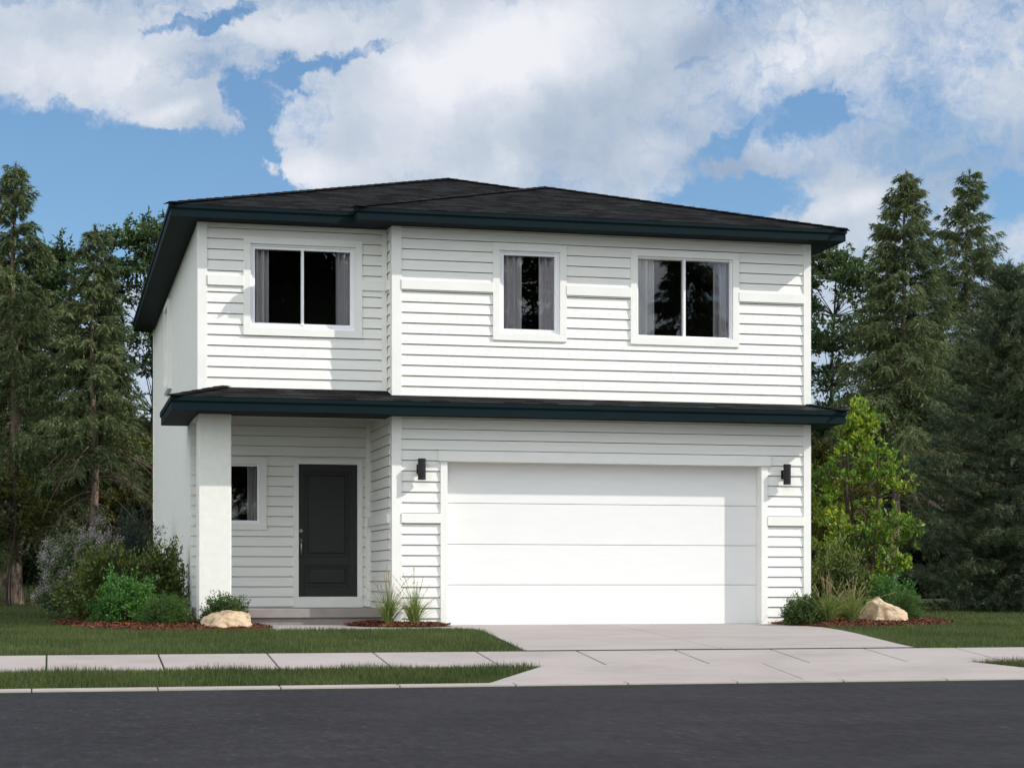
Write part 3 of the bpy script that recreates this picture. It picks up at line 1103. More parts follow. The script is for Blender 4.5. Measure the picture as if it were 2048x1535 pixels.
# --- garage door
mb = MB()
zs = [0.013, 0.608, 1.207, 1.813, 2.42]
for a, b in zip(zs, zs[1:]):
    mb.box(5.6105, YG + 0.18, a + 0.004, 10.4815, YG + 0.22, b - 0.004)
    mb.box(5.6105, YG + 0.195, a - 0.003, 10.4815, YG + 0.23, a + 0.004)
gd = mb.build('garage_door', M['garage'], house, bevel=0.006)
mb = MB()
mb.box(5.62, YG + 0.188, 0.006, 10.47, YG + 0.215, 0.018)
mb.build('bottom_seal', M['black'], gd)
mb = MB()
mb.box(5.469, YG - 0.066, 2.412, 10.628, YG + 0.0, 2.566)
mb.box(5.56, YG + 0.0, 2.412, 10.53, YG + 0.24, 2.53)
mb.build('garage_header', M['trim'], house, bevel=0.004)
board('garage_casing', 5.506, YG - 0.040, -0.02, 5.609, YG + 0.24, 2.411, 0.004)
board('garage_casing', 10.482, YG - 0.040, -0.02, 10.585, YG + 0.24, 2.411, 0.004)

# --- wall lamps (drum sconces)
for cx in (5.212, 10.864):
    mb = MB()
    cy = YG - 0.125
    prof = [(0.052, 2.132), (0.059, 2.134), (0.059, 2.150), (0.057, 2.152), (0.057, 2.42), (0.059, 2.422), (0.059, 2.439), (0.052, 2.441)]
    n = 28
    rings = [[(cx + r * math.cos(2 * math.pi * k / n), cy + r * math.sin(2 * math.pi * k / n), z) for k in range(n)] for r, z in prof]
    b0 = 0
    for r in rings:
        mb.v += r
    for a in range(len(rings) - 1):
        for k in range(n):
            mb.f.append((a * n + k, a * n + (k + 1) % n, (a + 1) * n + (k + 1) % n, (a + 1) * n + k))
    mb.f.append(tuple(range(n - 1, -1, -1)))
    mb.f.append(tuple((len(rings) - 1) * n + k for k in range(n)))
    lamp = mb.build('wall_lamp', M['black'], house, bevel=0.001, fix=True)
    mb = MB()
    mb.box(cx - 0.06, YG - 0.04, 2.222, cx + 0.06, YG - 0.018, 2.36)
    mb.box(cx - 0.03, YG - 0.075, 2.26, cx + 0.03, YG - 0.04, 2.32)
    mb.build('backplate', M['black'], lamp, bevel=0.003)

# --- porch column, slab, step, beam and ceiling
mb = MB()
mb.box(2.025, 27.44, -0.05, 2.489, 27.905, 3.055)
mb.build('column', M['stucco'], house, bevel=0.012)
mb = MB()
mb.box(2.06, 27.745, 0.128, XW - 0.03, YD - 0.005, 0.262)
mb.box(2.10, 27.785, -0.05, XW - 0.03, YD - 0.005, 0.126)
mb.build('porch_slab', M['porch'], house, bevel=0.008)
mb = MB()
mb.box(XL + 0.16, 27.86, 3.34, XW - 0.03, YD - 0.01, 3.36)
mb.box(2.035, 27.80, 3.052, XW - 0.03, 27.838, 3.34)
mb.build('porch_ceiling', M['trim'], house)


# --- roofs
def clip(poly, v0, v1, key):
    def half(pts, f):
        out = []
        for a, b in zip(pts, pts[1:] + pts[:1]):
            fa, fb = f(a), f(b)
            if fa >= 0:
                out.append(a)
            if (fa >= 0) != (fb >= 0):
                t = fa / (fa - fb)
                out.append(a + (b - a) * t)
        return out
    p = half(poly, lambda q: key(q) - v0)
    if len(p) > 2:
        p = half(p, lambda q: v1 - key(q))
    return p if len(p) > 2 else None


def shingles(mb, poly, eave_point, eave_dir, slope_dir, slope, seed):
    """courses of shingle, each a thin wedge lapping the one below; poly is the roof plan"""
    n = slope_dir
    ed = Vector((eave_dir[0], eave_dir[1], 0)).normalized()
    sd = Vector((slope_dir[0], slope_dir[1], 0)).normalized()
    e0 = Vector((eave_point[0], eave_point[1], 0))
    z0 = eave_point[2]
    k = math.sqrt(1 + slope * slope)
    nrm = (-sd * slope + Vector((0, 0, 1))).normalized()
    pts = [Vector((x, y, 0)) for x, y in poly]
    run = lambda q: (q - e0).dot(sd)
    vmax = max(run(q) for q in pts)
    step = 0.14 / k
    i = 0
    while i * step < vmax:
        p = clip(pts, i * step, (i + 1) * step, run)
        if p:
            top, uvs = [], []
            for q in p:
                r = run(q)
                t = 0.011 - 0.007 * (r - i * step) / step
                w = Vector((q.x, q.y, z0 + r * slope)) + nrm * t
                top.append(w)
                uvs.append(((q - e0).dot(ed) + seed * 0.77, min(max(r * k, i * 0.14 + 0.004), (i + 1) * 0.14 - 0.004)))
            mb.face(top, uvs)
            low = [q for q in p if abs(run(q) - i * step) < 1e-5]
            if len(low) >= 2:
                low.sort(key=lambda q: (q - e0).dot(ed))
                a, b = low[0], low[-1]
                za = z0 + i * step * slope
                A, Bq = Vector((a.x, a.y, za)), Vector((b.x, b.y, za))
                ua, ub = (a - e0).dot(ed) + seed * 0.77, (b - e0).dot(ed) + seed * 0.77
                vv = i * 0.14 + 0.004
                mb.face([A, Bq, Bq + nrm * 0.011, A + nrm * 0.011], [(ua, vv), (ub, vv), (ub, vv + 0.01), (ua, vv + 0.01)])
        i += 1


SL = 0.324
ez = 5.978
xa, xb, xc = 1.60, 4.20, 11.71
ya, yb_, yc = 27.22, 26.86, 39.92
cxm, hm = (xa + xc) / 2, (xc - xa) / 2
cxw, hw = (xb + xc) / 2, (xc - xb) / 2
A_, P_, Q_, R_, S_, T_ = (xa, ya), (xb, ya), (xb, yb_), (xc, yb_), (xc, yc), (xa, yc)
M1, M2 = (cxm, ya + hm), (cxm, yc - hm)
W1p, W2p = (cxw, yb_ + hw), (cxw, ya + (cxw - xb))
mb = MB()
shingles(mb, [A_, P_, W2p, M1], (xa, ya, ez), (1, 0), (0, 1), SL, 1)
shingles(mb, [Q_, R_, W1p], (xb, yb_, ez), (1, 0), (0, 1), SL, 2)
shingles(mb, [Q_, W1p, W2p, P_], (xb, ya, ez), (0, -1), (1, 0), SL, 3)
shingles(mb, [R_, S_, M2, M1, W2p], (xc, ya, ez), (0, 1), (-1, 0), SL, 4)
shingles(mb, [R_, W2p, W1p], (xc, ya, ez), (0, 1), (-1, 0), SL, 4)
shingles(mb, [T_, A_, M1, M2], (xa, ya, ez), (0, -1), (1, 0), SL, 5)
shingles(mb, [S_, T_, M2], (xc, yc, ez), (-1, 0), (0, -1), SL, 6)
roof = mb.build('roof', M['shingle'], house)


def caps(pairs, parent, name='hip_cap', wd=0.13):
    m = MB()
    for a, b in pairs:
        a, b = Vector(a), Vector(b)
        L_ = (b - a).length
        n = max(1, int(L_ / 0.2))
        t = (b - a).normalized()
        s = t.cross(Vector((0, 0, 1))).normalized()
        for k in range(n):
            p = a + (b - a) * (k / n)
            q = a + (b - a) * ((k + 1) / n + 0.1 / n)
            u0, u1 = Vector((0, 0, 0.034)), Vector((0, 0, 0.026))
            dn = Vector((0, 0, wd * 0.23))
            uv = [(k * 0.31, 0.02), (k * 0.31 + 0.1, 0.02), (k * 0.31 + 0.1, 0.1), (k * 0.31, 0.1)]
            m.face([p + u0, q + u1, q + u1 + s * wd - dn, p + u0 + s * wd - dn], uv)
            m.face([q + u1, p + u0, p + u0 - s * wd - dn, q + u1 - s * wd - dn], uv)
            m.face([p + u0 + s * wd - dn, p + u0 - s * wd - dn, p + u0], uv[:3])
    return m.build(name, M['shingle'], parent)


up = lambda p, r: (p[0], p[1], ez + r * SL)
caps([(up(A_, 0), up(M1, hm)), (up(W2p, cxw - xb), up(M1, hm)), (up(M1, hm), up(M2, hm)), (up(R_, 0), up(W1p, hw)), (up(Q_, 0), up(W1p, hw)), (up(W1p, hw), up(W2p, hw)),
      (up(T_, 0), up(M2, hm)), (up(S_, 0), up(M2, hm))], roof)


# upper eaves, as extruded rings
def ring(outline, inset, z0, z1):
    """board of thickness inset running round the inside of a closed counter-clockwise outline"""
    m = MB()
    n = len(outline)
    def off(i, dist):
        p0, p1, p2 = [Vector((*outline[(i + k) % n], 0)) for k in (-1, 0, 1)]
        d1, d2 = (p1 - p0).normalized(), (p2 - p1).normalized()
        n1, n2 = Vector((-d1.y, d1.x, 0)), Vector((-d2.y, d2.x, 0))
        return p1 + (n1 + n2) * dist / (1 + n1.dot(n2))
    for i in range(n):
        a, b = off(i, 0), off((i + 1) % n, 0)
        c, d = off((i + 1) % n, inset), off(i, inset)
        m.prism([(a.x, a.y), (b.x, b.y), (c.x, c.y), (d.x, d.y)], z0, z1)
    return m


def inset_poly(outline, dist):
    n = len(outline)
    out = []
    for i in range(n):
        p0, p1, p2 = [Vector((*outline[(i + k) % n], 0)) for k in (-1, 0, 1)]
        d1, d2 = (p1 - p0).normalized(), (p2 - p1).normalized()
        n1, n2 = Vector((-d1.y, d1.x, 0)), Vector((-d2.y, d2.x, 0))
        q = p1 + (n1 + n2) * dist / (1 + n1.dot(n2))
        out.append((q.x, q.y))
    return out


outer = [A_, P_, Q_, R_, S_, T_]
fas = inset_poly(outer, 0.018)
ring(fas, 0.03, Z_SOF, 5.925).build('fascia', M['teal'], roof)
ring(outer, 0.045, 5.9255, 5.985).build('drip_edge', M['teal'], roof, bevel=0.004)
mb = MB()
sof = inset_poly(outer, 0.05)
mb.prism(sof, 5.816, 5.836)
mb.build('soffit', M['teal'], roof)

# porch roof: a skirt across the front that returns along both sides
e2 = 3.232
S2 = 0.285
mb = MB()
shingles(mb, [(1.60, 26.86), (4.80, 26.86), (4.80, 27.66), (2.40, 27.66)], (1.60, 26.86, e2), (1, 0), (0, 1), S2, 7)
shingles(mb, [(4.80, 26.86), (11.71, 26.86), (11.25, 27.32), (4.80, 27.32)], (1.60, 26.86, e2), (1, 0), (0, 1), S2, 7)
shingles(mb, [(1.60, 27.66), (1.60, 26.86), (2.40, 27.66)], (1.60, 27.66, e2), (0, -1), (1, 0), S2, 8)
shingles(mb, [(1.60, 29.66), (1.60, 27.66), (2.04, 27.66), (2.04, 29.66)], (1.60, 27.66, e2), (0, -1), (1, 0), S2, 8)
shingles(mb, [(11.71, 26.86), (11.71, 29.66), (11.28, 29.66), (11.28, 27.29)], (11.71, 26.86, e2), (0, 1), (-1, 0), S2, 9)
proof = mb.build('porch_roof', M['shingle'], house)
caps([((1.60, 26.86, e2), (2.40, 27.64, e2 + 0.79 * S2))], proof)
caps([((11.71, 26.86, e2), (11.27, 27.29, e2 + 0.43 * S2))], proof)
mb = MB()
g = 0.018
mb.prism([(1.60 + g, 26.86 + g), (11.71 - g, 26.86 + g), (11.71 - g - 0.03, 26.86 + g + 0.03), (1.63 + g, 26.89 + g)], Z_LSOF, 3.172)
mb.prism([(1.60 + g, 26.86 + g), (1.63 + g, 26.89 + g), (1.63 + g, 29.64), (1.60 + g, 29.64)], Z_LSOF, 3.172)
mb.prism([(11.71 - g, 26.86 + g), (11.71 - g, 29.64), (11.68 - g, 29.64), (11.68 - g, 26.89 + g)], Z_LSOF, 3.172)
for a, b in ((1.60 + g, 2.02), (11.295, 11.71 - g)):
    mb.prism([(a, 29.641), (b, 29.641), (b, 29.665), (a, 29.665)], Z_LSOF, (lambda x, y: min(e2 + (x - 1.60) * S2, e2 + (11.71 - x) * S2) - 0.002))
mb.build('fascia', M['teal'], proof)
mb = MB()
mb.prism([(1.60, 26.86), (11.71, 26.86), (11.66, 26.91), (1.65, 26.91)], 3.1725, 3.240)
mb.prism([(1.60, 26.86), (1.65, 26.91), (1.65, 29.67), (1.60, 29.67)], 3.1725, 3.240)
mb.prism([(11.71, 26.86), (11.71, 29.67), (11.66, 29.67), (11.66, 26.91)], 3.1725, 3.240)
mb.build('drip_edge', M['teal'], proof, bevel=0.004)
mb = MB()
for b in ((1.645, 26.905, 11.665, 27.40), (1.645, 27.4005, 4.785, 27.80), (1.645, 27.8005, 2.024, 29.64), (11.291, 27.4005, 11.665, 29.64)):
    mb.box(b[0], b[1], 3.055, b[2], b[3], 3.075)
mb.build('soffit', M['teal'], proof)


# ------------------------------------------------------------------ vegetation builders
def unit(v):
    return v / np.maximum(np.linalg.norm(v, axis=-1, keepdims=True), 1e-9)


def leaf_quads(P, D, L, W, rg, fold=0.0, nrm=None):
    """diamond leaves at P pointing along D"""
    n = len(P)
    D = unit(D)
    r = rg.normal(size=(n, 3)) if nrm is None else nrm + rg.normal(size=(n, 3)) * 0.5
    S = unit(np.cross(D, r))
    U = np.cross(S, D)
    L, W = L[:, None], W[:, None]
    a = P
    b = P + D * L * 0.45 + S * W * 0.5 + U * L * 0.05
    c = P + D * L - U * L * fold
    d = P + D * L * 0.45 - S * W * 0.5 + U * L * 0.05
    return np.stack([a, b, c, d], 1).reshape(-1, 3)


def needle_tris(P, D, L, W, rg):
    n = len(P)
    D = unit(D)
    S = unit(np.cross(D, rg.normal(size=(n, 3))))
    return np.stack([P - S * W[:, None] / 2, P + S * W[:, None] / 2, P + D * L[:, None]], 1).reshape(-1, 3)


def tri_faces(V):
    return np.arange(len(V)).reshape(-1, 3)


def quad_faces(V):
    return np.arange(len(V)).reshape(-1, 4)


def conifer(loc, h, R, seed, bare=0.12, dead=0.0, lean=(0, 0), needle='needle', bark='bark', nw=0.2, per=5, drop=0.32, top_sparse=0.0, rtrunk=0.11, bulge=0.75):
    rg = np.random.default_rng(seed)
    rr = random.Random(seed)
    root = empty('conifer_tree', loc)
    axis = lambda z: np.array([lean[0] * z / h + 0.04 * math.sin(z * 1.3 + seed), lean[1] * z / h + 0.03 * math.sin(z * 0.9 + 2 * seed), z])
    mb = MB()
    zz = np.linspace(-0.15, h * 0.985, 26)
    mb.tube([axis(z) for z in zz], [rtrunk * (1.25 if z < 0.1 else 1) * (1 - 0.93 * max(z, 0) / h) + 0.006 for z in zz], 9)
    tr = mb.build('trunk', M[bark], None, smooth=True)
    tr.parent = root
    limbs = MB()
    Ps, Ds, Ls, Ws = [], [], [], []
    z = h * bare
    while z < h * 0.992:
        t = z / h
        f = (1 - t)
        prof = (1 - (1 - min(f / 0.93, 1)) ** 1.0) ** bulge
        k = per if t < 0.85 else max(3, per - 1)
        for j in range(k):
            az = rr.uniform(0, 6.283)
            Lb = R * prof * rr.uniform(0.62, 1.12) + 0.07
            e = -0.10 + 0.75 * t ** 2 + rr.uniform(-0.12, 0.12)
            dr = drop * (0.5 + f) * rr.uniform(0.7, 1.3)
            zb = z + rr.uniform(-0.1, 0.1)
            o = axis(zb)
            m = 7
            s = np.linspace(0, 1, m)
            out = np.array([math.cos(az), math.sin(az), 0])
            side = np.array([-math.sin(az), math.cos(az), 0])
            wob = rr.uniform(-0.15, 0.15)
            pts = o + out * (s * Lb)[:, None] + side * (wob * Lb * s ** 2)[:, None] + np.array([0, 0, 1]) * (Lb * (e * s - dr * s ** 2 + 0.12 * s ** 4))[:, None]
            limbs.tube(pts, [max(0.004, 0.010 + 0.010 * Lb * (1 - q) - 0.008 * q) * (0.22 + rtrunk * 2) for q in s], 4, cap=False)
            nt = max(7, int(Lb / 0.034))
            st = rg.uniform(0.10, 1.0, nt) ** 0.8
            base = np.stack([np.interp(st, s, pts[:, c]) for c in range(3)], -1)
            sgn = rg.choice([-1.0, 1.0], nt)[:, None]
            td = out * rg.uniform(0.35, 0.9, (nt, 1)) + side * sgn * rg.uniform(0.2, 1.0, (nt, 1)) + np.array([0, 0, -1]) * rg.uniform(0.1, 0.95, (nt, 1)) * (0.35 + 0.9 * f)
            td = unit(td)
            tl = np.clip(Lb * 0.33 * (1.1 - 0.55 * st) * rg.uniform(0.5, 1.3, nt), 0.12, 0.55)
            q = 13
            u = np.linspace(0.03, 1, q)
            pos = base[:, None, :] + td[:, None, :] * (tl[:, None] * u)[..., None] + np.array([0, 0, -1]) * (tl[:, None] * u ** 2 * 0.38)[..., None]
            pos = pos.reshape(-1, 3) + rg.normal(0, 0.006, (nt * q, 3))
            dd = np.repeat(td, q, axis=0) * 0.9 + rg.normal(0, 0.42, (nt * q, 3)) + np.array([0, 0, -0.25])
            Ps.append(pos)
            Ds.append(dd)
            Ls.append(rg.uniform(0.06, 0.15, nt * q))
            Ws.append(rg.uniform(0.013, 0.030, nt * q))
        z += nw * (0.45 + 0.85 * f ** 0.5) * rr.uniform(0.7, 1.2)
    # leader shoot
    tp = np.linspace(h * 0.95, h * 1.004, 170)
    P = np.array([axis(q) for q in tp])
    Ps.append(P)
    Ds.append(rg.normal(0, 0.6, (170, 3)) + np.array([0, 0, 0.5]))
    Ls.append(rg.uniform(0.08, 0.15, 170))
    Ws.append(rg.uniform(0.012, 0.026, 170))
    V = needle_tris(np.concatenate(Ps), np.concatenate(Ds), np.concatenate(Ls), np.concatenate(Ws), rg)
    array_mesh('crown', V, tri_faces(V), M[needle], root)
    # dry drooping branches on the bare trunk
    if dead:
        dm = MB()
        z = h * (bare - dead)
        while z < h * (bare + 0.05):
            for j in range(3):
                az = rr.uniform(0, 6.283)
                Lb = R * rr.uniform(0.6, 1.05)
                o = axis(z + rr.uniform(-0.1, 0.1))
                out = np.array([math.cos(az), math.sin(az), 0])
                sd = np.array([-math.sin(az), math.cos(az), 0])
                s = np.linspace(0, 1, 8)
                e, dr, wob = rr.uniform(0.0, 0.3), rr.uniform(0.5, 0.95), rr.uniform(-0.3, 0.3)
                pts = o + out * (s * Lb)[:, None] + sd * (wob * Lb * s ** 2)[:, None] + np.array([0, 0, 1]) * (Lb * (e * s - dr * s ** 2))[:, None]
                dm.tube(pts, [0.010 * (1 - 0.8 * q) + 0.003 for q in s], 4, cap=False)
                for w in range(7):
                    q = rr.uniform(0.2, 0.95)
                    b = np.array([np.interp(q, s, pts[:, c]) for c in range(3)])
                    l2 = Lb * rr.uniform(0.15, 0.4)
                    d2 = out * rr.uniform(0.2, 0.8) + sd * rr.uniform(-0.9, 0.9) + np.array([0, 0, -rr.uniform(0.2, 0.9)])
                    d2 = d2 / np.linalg.norm(d2)
                    dm.tube([b, b + d2 * l2 * 0.5, b + d2 * l2 + np.array([0, 0, -0.12 * l2])], [0.005, 0.003, 0.002], 3, cap=False)
            z += 0.14
        o = dm.build('dead_branches', M['deadwood'], None)
        o.parent = root
    o = limbs.build('limbs', M['barkdark'], None)
    o.parent = root
    return root


def broad_tree(name, loc, h, crown, seed, n_clump=70, per=330, leaf=(0.06, 0.11), mat='broad', bark='barkdark', trunk_r=0.07, flat=0.55, csize=(0.25, 0.55), stems=1, up=0.2, shape=1.0, taper=0.0):
    """crown: (centre height, radius, half height). Clumps of leaves on limbs, with gaps between"""
    rg = np.random.default_rng(seed)
    rr = random.Random(seed)
    root = empty(name, loc)
    zc, R, H = crown
    mb = MB()
    tops = []
    for k in range(stems):
        a = rr.uniform(0, 6.283)
        off = 0.0 if stems == 1 else 0.12
        b0 = np.array([off * math.cos(a), off * math.sin(a), -0.1])
        tip = np.array([rr.uniform(-0.2, 0.2) * R, rr.uniform(-0.2, 0.2) * R, min(h * 0.95, zc + H * 0.8)])
        if stems > 1:
            tip[:2] += np.array([math.cos(a), math.sin(a)]) * R * 0.35
        s = np.linspace(0, 1, 10)
        pts = b0 + (tip - b0) * s[:, None] + np.array([1, 0.6, 0]) * (0.05 * np.sin(s * 7 + seed))[:, None] * R
        mb.tube(pts, [trunk_r * (1 - 0.85 * q) + 0.006 for q in s], 7)
        tops.append(pts)
    Ps, Ds, Ls, Ws = [], [], [], []
    for c in range(n_clump):
        ph, zz_ = rr.uniform(0, 6.283), rr.uniform(-1, 1)
        rad = math.sqrt(max(0.0, 1 - zz_ ** 2)) ** shape * rr.uniform(0.35, 1.0) ** 0.6 * (1 - taper * max(zz_, 0.0))
        cen = np.array([R * rad * math.cos(ph), R * rad * math.sin(ph), zc + H * zz_])
        pts = tops[c % stems]
        zt_ = max(pts[1, 2], cen[2] - rr.uniform(0.1, 0.55) * R * (0.3 + rad))
        i = int(np.argmin(np.abs(pts[:, 2] - zt_)))
        b = pts[i]
        midp = (b + cen) / 2 + np.array([0, 0, rr.uniform(-0.05, 0.12) * R])
        mb.tube([b, midp, cen], [trunk_r * 0.13 + 0.003, trunk_r * 0.08 + 0.003, 0.003], 4, cap=False)
        cs = rr.uniform(*csize)
        n = int(per * rr.uniform(0.6, 1.3) * (cs / csize[1]) ** 1.5) + 8
        # twigs inside the clump carry the leaves
        nt = max(4, n // 14)
        tw = unit(rg.normal(size=(nt, 3)) * np.array([1, 1, flat]) + np.array([0, 0, up]))
        tl = cs * rg.uniform(0.5, 1.15, nt)
        which = rg.integers(0, nt, n)
        s = rg.uniform(0.15, 1, n) ** 0.7
        pos = cen + tw[which] * (tl[which] * s)[:, None] + rg.normal(0, 0.03 * cs + 0.006, (n, 3))
        for k in range(min(nt, 10)):
            mb.tube([cen, cen + tw[k] * tl[k] * 0.8], [0.004, 0.0015], 3, cap=False)
        Ps.append(pos)
        Ds.append(tw[which] * 0.6 + rg.normal(0, 0.6, (n, 3)) + np.array([0, 0, -0.1 + up]))
        l = rg.uniform(*leaf, n)
        Ls.append(l)
        Ws.append(l * rg.uniform(0.42, 0.62, n))
    V = leaf_quads(np.concatenate(Ps), np.concatenate(Ds), np.concatenate(Ls), np.concatenate(Ws), rg, 0.12, np.array([0, 0, 1.0]))
    array_mesh('crown', V, quad_faces(V), M[mat], root)
    o = mb.build('trunk', M[bark], None)
    o.parent = root
    return root


def shrub(name, loc, rx, ry, h, seed, mat, leaf, n, style='leaf', fuzz=0.12, wr=0.5, stem_mat='twig', low=0.0, n_sprig=None):
    """bushy mound: sprigs fan out from the crown of the root; leaves ride along each sprig"""
    rg = np.random.default_rng(seed)
    rr = random.Random(seed)
    root = empty(name, loc)
    ns = n_sprig or max(40, n // 45)
    # sprig tips over a lumpy dome and inside it
    th = rg.uniform(0, 6.283, ns)
    cz = rg.uniform(low, 1, ns) ** 0.8
    sh = rg.uniform(0.45, 1.0, ns) ** 0.45
    lump = 1 + fuzz * np.sin(3 * th + seed) * np.cos(5 * cz + seed) + rg.normal(0, fuzz * 0.7, ns)
    cr = np.sqrt(np.clip(1 - cz ** 2, 0.0, 1))
    tips = np.stack([rx * cr * np.cos(th) * sh * lump, ry * cr * np.sin(th) * sh * lump, h * (0.06 + 0.94 * cz * sh * lump)], -1)
    base = tips * np.array([0.18, 0.18, 0.0])
    mb = MB()
    for k in range(min(ns, 90)):
        b, t = base[k], tips[k]
        m = (b + t) / 2 + np.array([0, 0, 0.1 * h])
        mb.tube([b - np.array([0, 0, 0.04]), m, t], [0.007, 0.005, 0.002], 4, cap=False)
    st = mb.build('stems', M[stem_mat], None)
    st.parent = root
    w = rg.integers(0, ns, n)
    s = 1 - rg.uniform(0, 1, n) ** 1.6 * 0.62
    m = (base + tips) / 2 + np.array([0, 0, 0.1 * h])
    a, b, c = base[w], m[w], tips[w]
    s_ = s[:, None]
    pos = (1 - s_) ** 2 * a + 2 * s_ * (1 - s_) * b + s_ ** 2 * c + rg.normal(0, leaf[1] * 0.55, (n, 3))
    pos[:, 2] = np.maximum(pos[:, 2], 0.01)
    sd = unit(c - b)
    D = sd * 0.7 + rg.normal(0, 0.55, (n, 3)) + np.array([0, 0, 0.25])
    L = rg.uniform(leaf[0], leaf[1], n)
    if style == 'leaf':
        V = leaf_quads(pos, D, L, L * wr * rg.uniform(0.8, 1.2, n), rg, 0.1)
        array_mesh('foliage', V, quad_faces(V), M[mat], root)
    else:
        V = needle_tris(pos, D, L, L * wr * rg.uniform(0.7, 1.3, n), rg)
        array_mesh('foliage', V, tri_faces(V), M[mat], root)
    root['_tips'] = 0
    del root['_tips']
    return root, tips, rg


def ornamental_grass(loc, h, spread, seed, n=230, plumes=16):
    rg = np.random.default_rng(seed)
    root = empty('ornamental_grass', loc)
    seg = 5

    def strips(n, hh, sp, w0, droop, s0=0.0, base_r=0.06):
        a = rg.uniform(0, 6.283, n)
        lean = np.abs(rg.normal(0, 1, n)) * sp
        H = hh * rg.uniform(0.55, 1.0, n)
        s = np.linspace(s0, 1, seg)
        br = rg.uniform(0, base_r, n)
        b2 = rg.uniform(0, 6.283, n)
        bx, by = br * np.cos(b2), br * np.sin(b2)
        P = np.zeros((n, seg, 3))
        dr = droop * rg.uniform(0.3, 1.4, n)
        P[..., 0] = bx[:, None] + np.cos(a)[:, None] * (lean[:, None] * (s + 0.9 * s ** 3))
        P[..., 1] = by[:, None] + np.sin(a)[:, None] * (lean[:, None] * (s + 0.9 * s ** 3))
        P[..., 2] = H[:, None] * (s - (dr * lean / hh)[:, None] * s ** 3)
        return P, a

    P, a = strips(n, h * 0.72, spread * 0.42, 0.006, 0.9)
    fw = rg.uniform(0, 6.283, n)
    S = np.stack([-np.sin(fw), np.cos(fw), np.zeros(n)], -1)
    wid = 0.0045 * np.array([0.8, 1.0, 0.9, 0.6, 0.1])
    A = P - S[:, None, :] * wid[None, :, None]
    B = P + S[:, None, :] * wid[None, :, None]
    V = np.concatenate([A, B], 1).reshape(-1, 3)
    idx = np.arange(n)[:, None] * (2 * seg)
    F = np.concatenate([np.stack([idx[:, 0] + i, idx[:, 0] + i + 1, idx[:, 0] + seg + i + 1, idx[:, 0] + seg + i], -1) for i in range(seg - 1)])
    array_mesh('blades', V, F, M['reed'], root)
    # flowering stalks with tan heads
    P, a = strips(plumes, h * 1.02, spread * 0.34, 0.004, 0.5)
    mb = MB()
    for k in range(plumes):
        mb.tube(P[k], [0.0022, 0.002, 0.0018, 0.0015, 0.001], 3, cap=False)
    st = mb.build('stalks', M['reed'], None)
    st.parent = root
    Ps, Ds = [], []
    for k in range(plumes):
        q = rg.uniform(0.70, 1.0, 80)
        s = np.linspace(0, 1, seg)
        pos = np.stack([np.interp(q, s, P[k][:, c]) for c in range(3)], -1)
        d = P[k][-1] - P[k][-2]
        Ps.append(pos)
        Ds.append(unit(d[None]) * 1.0 + rg.normal(0, 0.3, (80, 3)))
    Ps, Ds = np.concatenate(Ps), np.concatenate(Ds)
    V = needle_tris(Ps, Ds, rg.uniform(0.014, 0.03, len(Ps)), rg.uniform(0.004, 0.007, len(Ps)), rg)
    array_mesh('seed_heads', V, tri_faces(V), M['plume'], root)
    return root


